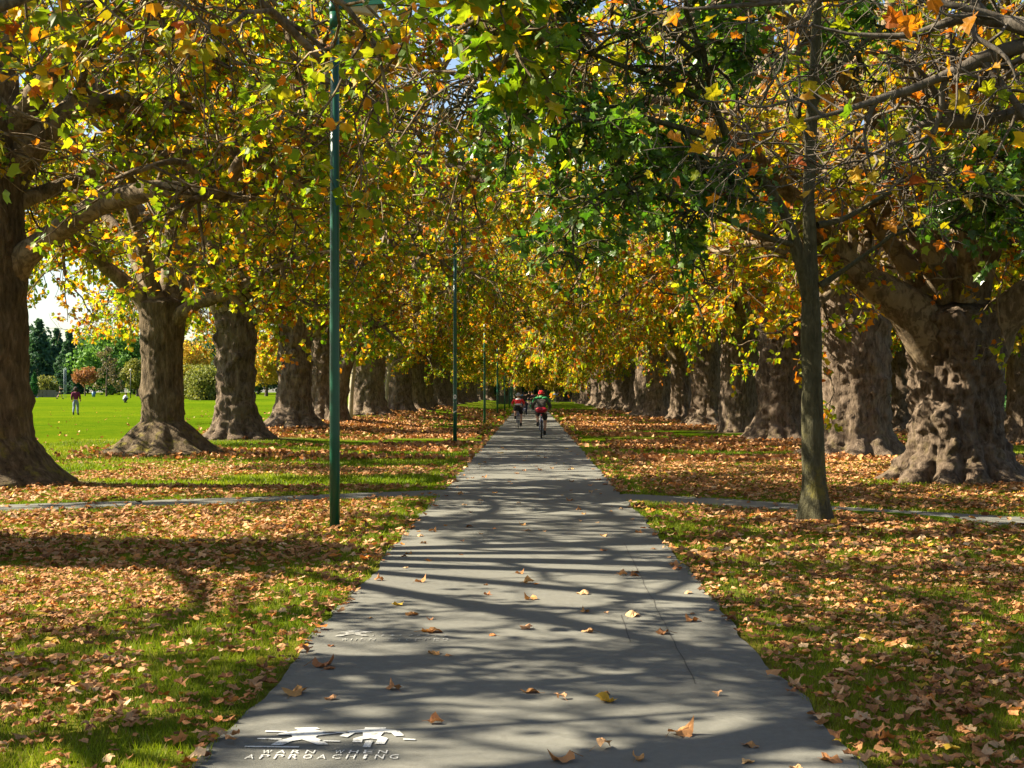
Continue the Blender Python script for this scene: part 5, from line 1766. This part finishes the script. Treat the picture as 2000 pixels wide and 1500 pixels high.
def sleeves(to="wr", f=0.9):
    out = [("pelvis", "waist"), ("waist", "chest"), ("chest", "neckb")]
    for s_ in "LR":
        out += [("chest", "sh" + s_)]
        if to == "wr":
            out += [("sh" + s_, "el" + s_), ("el" + s_, "el%s:wr%s:%g" % (s_, s_, f))]
        else:
            out += [("sh" + s_, "sh%s:el%s:%g" % (s_, s_, f))]
    return out


def legs(to="an", f=0.95):
    out = [("waist", "pelvis")]
    out[0] = ("pelvis", "pelvis:waist:0.6")
    for s_ in "LR":
        out += [("pelvis", "hip" + s_), ("hip" + s_, "th" + s_)]
        if to == "an":
            out += [("th" + s_, "kn" + s_), ("kn" + s_, "ca" + s_), ("ca" + s_, "ca%s:an%s:%g" % (s_, s_, f))]
        else:
            out += [("th" + s_, "th%s:kn%s:%g" % (s_, s_, f))]
    return out


def bicycle(loc, rz, mtb, label):
    root = tag(empty("bicycle", loc, rz), label, "bicycle")
    Rw = 0.335
    tw = 0.030 if mtb else 0.013
    fy = 1.06 if mtb else 1.0
    hb = np.array([0, 0.86 if mtb else 0.78, 1.03 if mtb else 0.96])
    for y in (0.0, fy):
        w = empty("wheel_hub", (0, 0, 0))
        bpy.data.objects.remove(w)
        wh = MB().tube([[-.05, y, Rw], [.05, y, Rw]], [0.025, 0.025], 12).build("wheel", M["steel"], root)
        tm = MB().torus((0, y, Rw), Rw - tw, tw, 'X', 44, 10)
        if mtb:
            for k in range(60):
                a = k / 60 * 2 * PI
                tm.box((0.012 * (-1) ** k, y + (Rw - 0.001) * math.cos(a), Rw + (Rw - 0.001) * math.sin(a)), (0.018, 0.014, 0.014), (a, 'X'))
        tm.build("tyre", M["black"], wh)
        MB().torus((0, y, Rw), Rw - 2.2 * tw, 0.011, 'X', 40, 6).build("rim", M["steel"], wh)
        sp_ = MB()
        for k in range(20):
            a = k / 20 * 2 * PI
            sp_.tube([[0.02 * (-1) ** k, y, Rw], [0, y + (Rw - 2.2 * tw) * math.cos(a), Rw + (Rw - 2.2 * tw) * math.sin(a)]], [0.0016, 0.0016], 3, False)
        sp_.build("spokes", M["steel"], wh)
    bb = np.array([0, 0.42, 0.29])
    st_ = np.array([0, 0.24, 0.80])
    hd0, hd1 = np.array([0, fy - 0.26, 0.66]), np.array([0, fy - 0.30, 0.86])
    fr = MB().tube([bb, st_], [.017, .016]).tube([bb, hd0], [.021, .021]).tube([st_ - [0, -.005, .04], hd1], [.017, .017]).tube([hd0 - [0, 0, .03], hd1 + [0, 0, .03]], [.021, .021])
    for sx in (-1, 1):
        fr.tube([bb + [sx * .03, 0, 0], [sx * .06, 0.10, .30], [sx * .06, 0, Rw]], [.011, .010, .010])
        fr.tube([st_ + [sx * .02, 0, -.03], [sx * .06, 0.06, .5], [sx * .06, 0, Rw]], [.009, .009, .009])
    fr.build("frame", M["bikepaint"], root)
    fk = MB().tube([hd0 - [0, 0, .02], hd0 + [0, 0.01, -.06]], [.022, .022])
    for sx in (-1, 1):
        fk.tube([hd0 + [sx * .055, 0.01, -.06], [sx * .055, fy, Rw]], [.016, .013])
    fk.tube([hd0 + [-.055, 0.01, -.06], hd0 + [.055, .01, -.06]], [.016, .016])
    fk.build("fork", M["panel"], root)
    MB().tube([hd1, hd1 + [0, 0.02, .08], hb], [.016, .016, .016]).build("stem", M["panel"], root)
    if mtb:
        MB().tube([hb + [-.32, -.05, .01], hb + [-.1, 0, 0], hb + [.1, 0, 0], hb + [.32, -.05, .01]], [.013] * 4, 8).build("handlebar", M["panel"], root)
        for sx in (-1, 1):
            MB().tube([hb + [sx * .24, -.03, .008], hb + [sx * .345, -.055, .012]], [.021, .021], 10).build("grip", M["bikegreen"], root)
            MB().tube([hb + [sx * .19, .02, 0], hb + [sx * .29, .05, -.03]], [.007, .006], 6).build("brake_lever", M["panel"], root)
    else:
        b_ = MB().tube([hb + [-.21, 0, 0], hb + [.21, 0, 0]], [.014, .014], 8)
        for sx in (-1, 1):
            b_.tube(catmull([hb + [sx * .21, 0, 0], hb + [sx * .215, .08, 0], hb + [sx * .215, .10, -.08], hb + [sx * .215, .02, -.13]], 12), [.015] * 12, 8)
        b_.build("handlebar", M["blackcloth"], root)
    sad = MB().ellip((0, 0.19, 0.935), (0.075, 0.07, 0.032), 14, 8).ellip((0, 0.28, 0.935), (0.032, 0.11, 0.026), 12, 8)
    sd = sad.build("saddle", M["blackcloth"], root)
    MB().tube([st_, [0, 0.21, 0.92]], [.014, .014]).build("seat_post", M["steel"], root)
    MB().torus((0.055, bb[1], bb[2]), 0.09, 0.006, 'X', 28, 6).tube([[-.07, bb[1], bb[2]], [.07, bb[1], bb[2]]], [.022, .022]).build("chainring", M["steel"], root)
    for sg, ca in ((1, -1.25), (-1, PI - 1.25)):
        e = bb + np.array([sg * .075, 0.17 * math.cos(ca), 0.17 * math.sin(ca)])
        ck = MB().tube([bb + [sg * .07, 0, 0], e], [.012, .010]).build("crank", M["steel"], root)
        MB().box(e + [sg * .055, 0, 0], (0.095, 0.085, 0.022)).build("pedal", M["black"], ck, False)
    if mtb:
        MB().box((0, 0.02, 0.86), (0.05, 0.03, 0.04)).build("rear_light", M["redgloss"], root, False)
    else:
        MB().box((0, 0.14, 0.86), (0.12, 0.09, 0.08)).build("saddle_bag", M["blackcloth"], root, False)
    return root, bb, hb


def rider_pose(bb, hb, low, spread):
    ca = -1.25
    e = {}
    for s_, sg, c in (("R", 1, ca), ("L", -1, PI - 1.25 + 0.0)):
        ped = bb + np.array([sg * .13, 0.17 * math.cos(c), 0.17 * math.sin(c)])
        e["an" + s_] = ped + [0, -0.07, 0.10]
        e["to" + s_] = ped + [0, 0.08, 0.055]
        hip = np.array([sg * 0.10, 0.20, 0.99])
        e["hip" + s_] = hip
        a = e["an" + s_]
        d = a - hip
        L_ = np.linalg.norm(d)
        h_ = math.sqrt(max(0.0, 0.45 ** 2 - (L_ / 2) ** 2))
        pr = np.cross(np.array([1, 0, 0]), d / L_)
        if pr[1] < 0:
            pr = -pr
        e["kn" + s_] = (hip + a) / 2 + pr * h_ + np.array([sg * 0.03, 0, 0])
        e["wr" + s_] = hb + np.array([sg * spread, -0.10, 0.045])
    ch = np.array([0, 0.40 + low * .5, 1.33 - low * .5])
    e.update(pelvis=(0, 0.19, 1.02), waist=(0, 0.26, 1.16), chest=ch, neck=ch + [0, 0.09 + low * .3, 0.17 - low * .1], head=ch + [0, 0.14 + low * .45, 0.275 - low * .1])
    for s_, sg in (("R", 1), ("L", -1)):
        e["sh" + s_] = ch + [sg * 0.19, 0.03, 0.08]
        mid = (e["sh" + s_] + np.array(e["wr" + s_])) / 2
        e["el" + s_] = mid + [sg * 0.10, -0.05, -0.07]
        e["hd" + s_] = (0.0, 1.0, -0.25)
    e["grip"] = 1
    return e


def helmet(root, g, mat, vents):
    up = g["head"] - g["neck"]
    c = g["head"] + np.array([0, -0.005, 0.035])
    h = MB().ellip(c, (0.118, 0.142, 0.118), 22, 11, -0.12).ellip(c + [0, -0.02, 0.0], (0.113, 0.135, 0.04), 22, 7, -1.2, 0.2).build("helmet", M[mat], root)
    for k in range(vents):
        x = (k - (vents - 1) / 2) * 0.042
        MB().ellip(c + [x, -0.03, 0.108 - abs(x) * 0.45], (0.010, 0.085, 0.012), 10, 6).build("vent", M["blackcloth"], h)
        MB().ellip(c + [x, -0.128 + abs(x) * 0.3, 0.035], (0.011, 0.014, 0.035), 8, 6).build("vent", M["blackcloth"], h)
    for sg in (-1, 1):
        MB().tube([g["head"] + [sg * .098, 0.03, 0.02], g["head"] + [sg * .085, 0.05, -0.09], g["head"] + [0, 0.075, -0.125]], [.007] * 3, 5).build("strap", M["blackcloth"], h)


# mountain biker in a green and grey jacket
loc = (0.38, 48.55, 0.013)
bk, bb, hb = bicycle(loc, 0.0, True, "mountain bike with wide dark tyres and green grips under the red helmeted rider")
rp = rider_pose(bb, hb, 0.0, 0.29)
root, g = person(loc, 0.0, rp, [("jacket", "greycloth", sleeves("wr", 0.95), 0.030), ("shorts", "blackcloth", legs("kn", 0.95), 0.026)],
                 "cyclist in red helmet and dark grey jacket with green shoulders, crimson waist bag", hair="short", build=1.12)
helmet(root, g, "redgloss", 5)
shoes(root, g)
jk = MB()
for sg in (-1, 1):
    s_ = "R" if sg > 0 else "L"
    jk.tube(catmull([g["neckb"] + [sg * .03, -0.075, 0.02], g["sh" + s_] + [-sg * .03, -0.055, 0.06], g["sh" + s_] + [sg * .055, -0.02, 0.02], (g["sh" + s_] + g["el" + s_]) / 2 + [sg * .055, -0.01, 0]], 14), np.array([.05, .052, .052, .054, .054, .052, .05, .05, .05, .048, .046, .042, .036, .028]), 10)
jk.ellip(g["neckb"] + [0, -0.02, 0.06], (0.095, 0.09, 0.07), 16, 8).build("green_yoke", M["greencloth"], root)
s_ = "L"
MB().tube(catmull([g["elL"] + [-.03, 0, .05], g["elL"] + [-.045, 0.02, -.01], g["wrL"] + [-.028, 0, 0.0]], 10), np.linspace(.046, .03, 10), 8).build("green_sleeve", M["greencloth"], root)
MB().box(g["chest"] + [0, -0.165, 0.06], (0.19, 0.012, 0.022)).build("back_badge", M["stone"], root, False)
wb = MB().ellip(g["pelvis"] + [0, -0.10, 0.02], (0.225, 0.12, 0.105), 20, 10).ellip(g["pelvis"] + [-.1, -0.15, 0.0], (0.10, 0.08, 0.085), 14, 8).ellip(g["pelvis"] + [.09, -0.16, 0.01], (0.10, 0.08, 0.08), 14, 8)
wbo = wb.build("waist_bag", M["crimson"], root)
# road cyclist in red and white
loc = (-0.59, 61.0, 0.013)
bk, bb, hb = bicycle(loc, 0.0, False, "slim tyred road bicycle under the rider in the red and white jersey")
rp = rider_pose(bb, hb, 0.16, 0.20)
root, g = person(loc, 0.0, rp, [("jersey", "red", sleeves("el", 0.85), 0.018), ("shorts", "blackcloth", legs("kn", 0.85), 0.018)],
                 "cyclist in red jersey with white shoulders, black shorts and pale striped helmet", hair="short", build=0.98)
helmet(root, g, "whitecloth", 5)
shoes(root, g)
yk = MB().ellip(g["chest"] + [0, 0.0, 0.075], (0.185, 0.125, 0.085), 18, 9)
yk.build("white_yoke", M["whitecloth"], root)
MB().ellip(g["pelvis"] + [0, -0.055, 0.10], (0.165, 0.09, 0.045), 16, 8).build("white_hem", M["whitecloth"], root)
MB().ellip(g["waist"] + [0.10, -0.075, 0.09], (0.05, 0.06, 0.012), 10, 6).build("black_stripe", M["blackcloth"], root)
# third cyclist, signalling
loc = (-0.45, 92.0, 0.013)
bk, bb, hb = bicycle(loc, 0.0, False, "dark bicycle under the signalling rider ahead of the red jersey")
rp = rider_pose(bb, hb, 0.05, 0.20)
rp["elR"] = (0.46, 0.42, 1.34)
rp["wrR"] = (0.70, 0.46, 1.46)
rp["hdR"] = (1, 0.1, 0.3)
root, g = person(loc, 0.0, rp, [("jacket", "blackcloth", sleeves("wr", 0.95), 0.02), ("tights", "navy", legs("an", 0.9), 0.014)], "cyclist in black holding one arm out to the side, ahead of the red jersey", hair="short")
helmet(root, g, "blackcloth", 3)
shoes(root, g)


def place(px, d):
    x = (px - VX) * d / F
    return (x, d, float(ground_h(x, d)) + (0.013 if abs(x) < 1.5 else 0.0))


# woman on the lawn
pz = stand(stepL=-0.22, stepR=0.20, lift=0.03, armL=(0.03, -0.05, 0.02), armR=(-0.02, 0.10, 0.06))
root, g = person(place(148, 82), 0.15, pz, [("jumper", "maroon", sleeves("wr", 0.95), 0.030), ("leggings", "leggings", legs("an", 0.95), 0.014)], "person in maroon jumper and grey blue leggings with curly dark hair walking over the lawn", hair="curly", build=1.10, scale=0.98)
shoes(root, g)
MB().box(g["wrR"] + [0.02, 0.10, -0.04], (0.02, 0.14, 0.07)).build("held_phone", M["blackcloth"], root, False)
# striding man with raised arms
pz = stand(stepL=-0.40, stepR=0.34, lift=0.08, armL=(0.05, 0.25, 0.45), armR=(0.02, 0.22, 0.50))
root, g = person(place(117, 178), -1.1, pz, [("shirt", "blackcloth", sleeves("el", 0.8), 0.02), ("shorts", "blackcloth", legs("kn", 0.7), 0.025)], "person in black shirt and shorts striding across the far lawn", hair="short")
shoes(root, g)
# crouching person in white
pz = dict(pelvis=(0, -0.10, 0.32), waist=(0, -0.04, 0.47), chest=(0, 0.06, 0.64), neck=(0, 0.14, 0.82), head=(0, 0.18, 0.92))
for s_, sg in (("L", -1), ("R", 1)):
    pz.update({"sh" + s_: (sg * .18, 0.08, 0.72), "el" + s_: (sg * .24, 0.28, 0.52), "wr" + s_: (sg * .12, 0.44, 0.46), "hip" + s_: (sg * .10, -0.08, 0.30), "kn" + s_: (sg * .17, 0.32, 0.47), "an" + s_: (sg * .14, 0.06, 0.10), "to" + s_: (sg * .15, 0.22, 0.04)})
root, g = person(place(243, 141), -0.9, pz, [("shirt", "whitecloth", sleeves("wr", 0.5), 0.025), ("trousers", "navy", legs("an", 0.9), 0.02)], "person in white top crouching on the lawn", hair="short")
shoes(root, g)
# seated person
pz = dict(pelvis=(0, 0, 0.13), waist=(0, -0.05, 0.29), chest=(0, -0.05, 0.48), neck=(0, 0.0, 0.66), head=(0, 0.03, 0.77))
for s_, sg in (("L", -1), ("R", 1)):
    pz.update({"sh" + s_: (sg * .18, -0.04, 0.57), "el" + s_: (sg * .25, 0.08, 0.36), "wr" + s_: (sg * .16, 0.28, 0.32), "hip" + s_: (sg * .10, 0.04, 0.12), "kn" + s_: (sg * .17, 0.38, 0.40), "an" + s_: (sg * .15, 0.62, 0.10), "to" + s_: (sg * .16, 0.78, 0.06)})
root, g = person(place(63, 196), -1.2, pz, [("top", "navy", sleeves("wr", 0.9), 0.025), ("trousers", "navy", legs("an", 0.9), 0.02)], "person in dark clothes sitting on the lawn near the stone wall", hair="short")
shoes(root, g, "whitecloth")
# walkers far down the path
pz = stand(stepL=-0.2, stepR=0.2, lift=0.03, armL=(-0.22, 0.18, 0.32))
root, g = person(place(1033, 168), 0.1, pz, [("shirt", "blackcloth", sleeves("el", 0.85), 0.025), ("shorts", "navy", legs("kn", 0.6), 0.025)], "person in black shirt and dark shorts walking far down the path", hair="short", scale=1.03)
shoes(root, g)
pz = stand(stepL=0.15, stepR=-0.15, lift=0.02)
root, g = person(place(1039, 168.6), 0.0, pz, [("shirt", "pink", sleeves("wr", 0.7), 0.035), ("trousers", "navy", legs("an", 0.9), 0.016)], "person in loose pink shirt walking far down the path", hair="long", scale=0.98)
shoes(root, g)
pz = stand(stepL=0.12, stepR=-0.12)
root, g = person(place(1018, 176), 0.0, pz, [("shirt", "blue", sleeves("el", 0.85), 0.025), ("trousers", "blackcloth", legs("an", 0.9), 0.018)], "person in blue shirt on the path beyond the signalling cyclist", hair="short")
shoes(root, g)
for px, d, mt, lab in ((1077, 226, "greycloth", "person in grey standing under the far dark trees"), (1084, 228, "blue", "person in pale blue standing under the far dark trees"), (1090, 215, "blackcloth", "person in black beside the pale trunk at the avenue's end")):
    pz = stand(stepL=0.1, stepR=-0.1)
    root, g = person(place(px, d), PI, pz, [("shirt", mt, sleeves("el", 0.9), 0.025), ("trousers", "blackcloth", legs("an", 0.9), 0.018)], lab, hair="short", fingers=False)
    shoes(root, g)
pz = stand(stepL=0.05, stepR=-0.05, armL=(0.1, .2, .3))
root, g = person(place(750, 150), 2.4, pz, [("shirt", "blue", sleeves("el", 0.9), 0.03), ("shorts", "navy", legs("kn", 0.8), 0.025)], "person in light blue top on the lawn seen behind the forked sapling", hair="short")
shoes(root, g)
tag(far_tree("gold", 1088, 233, "slim pale trunked tree among the dark trunks at the avenue's end", "trees at the end of the avenue", 0.9))
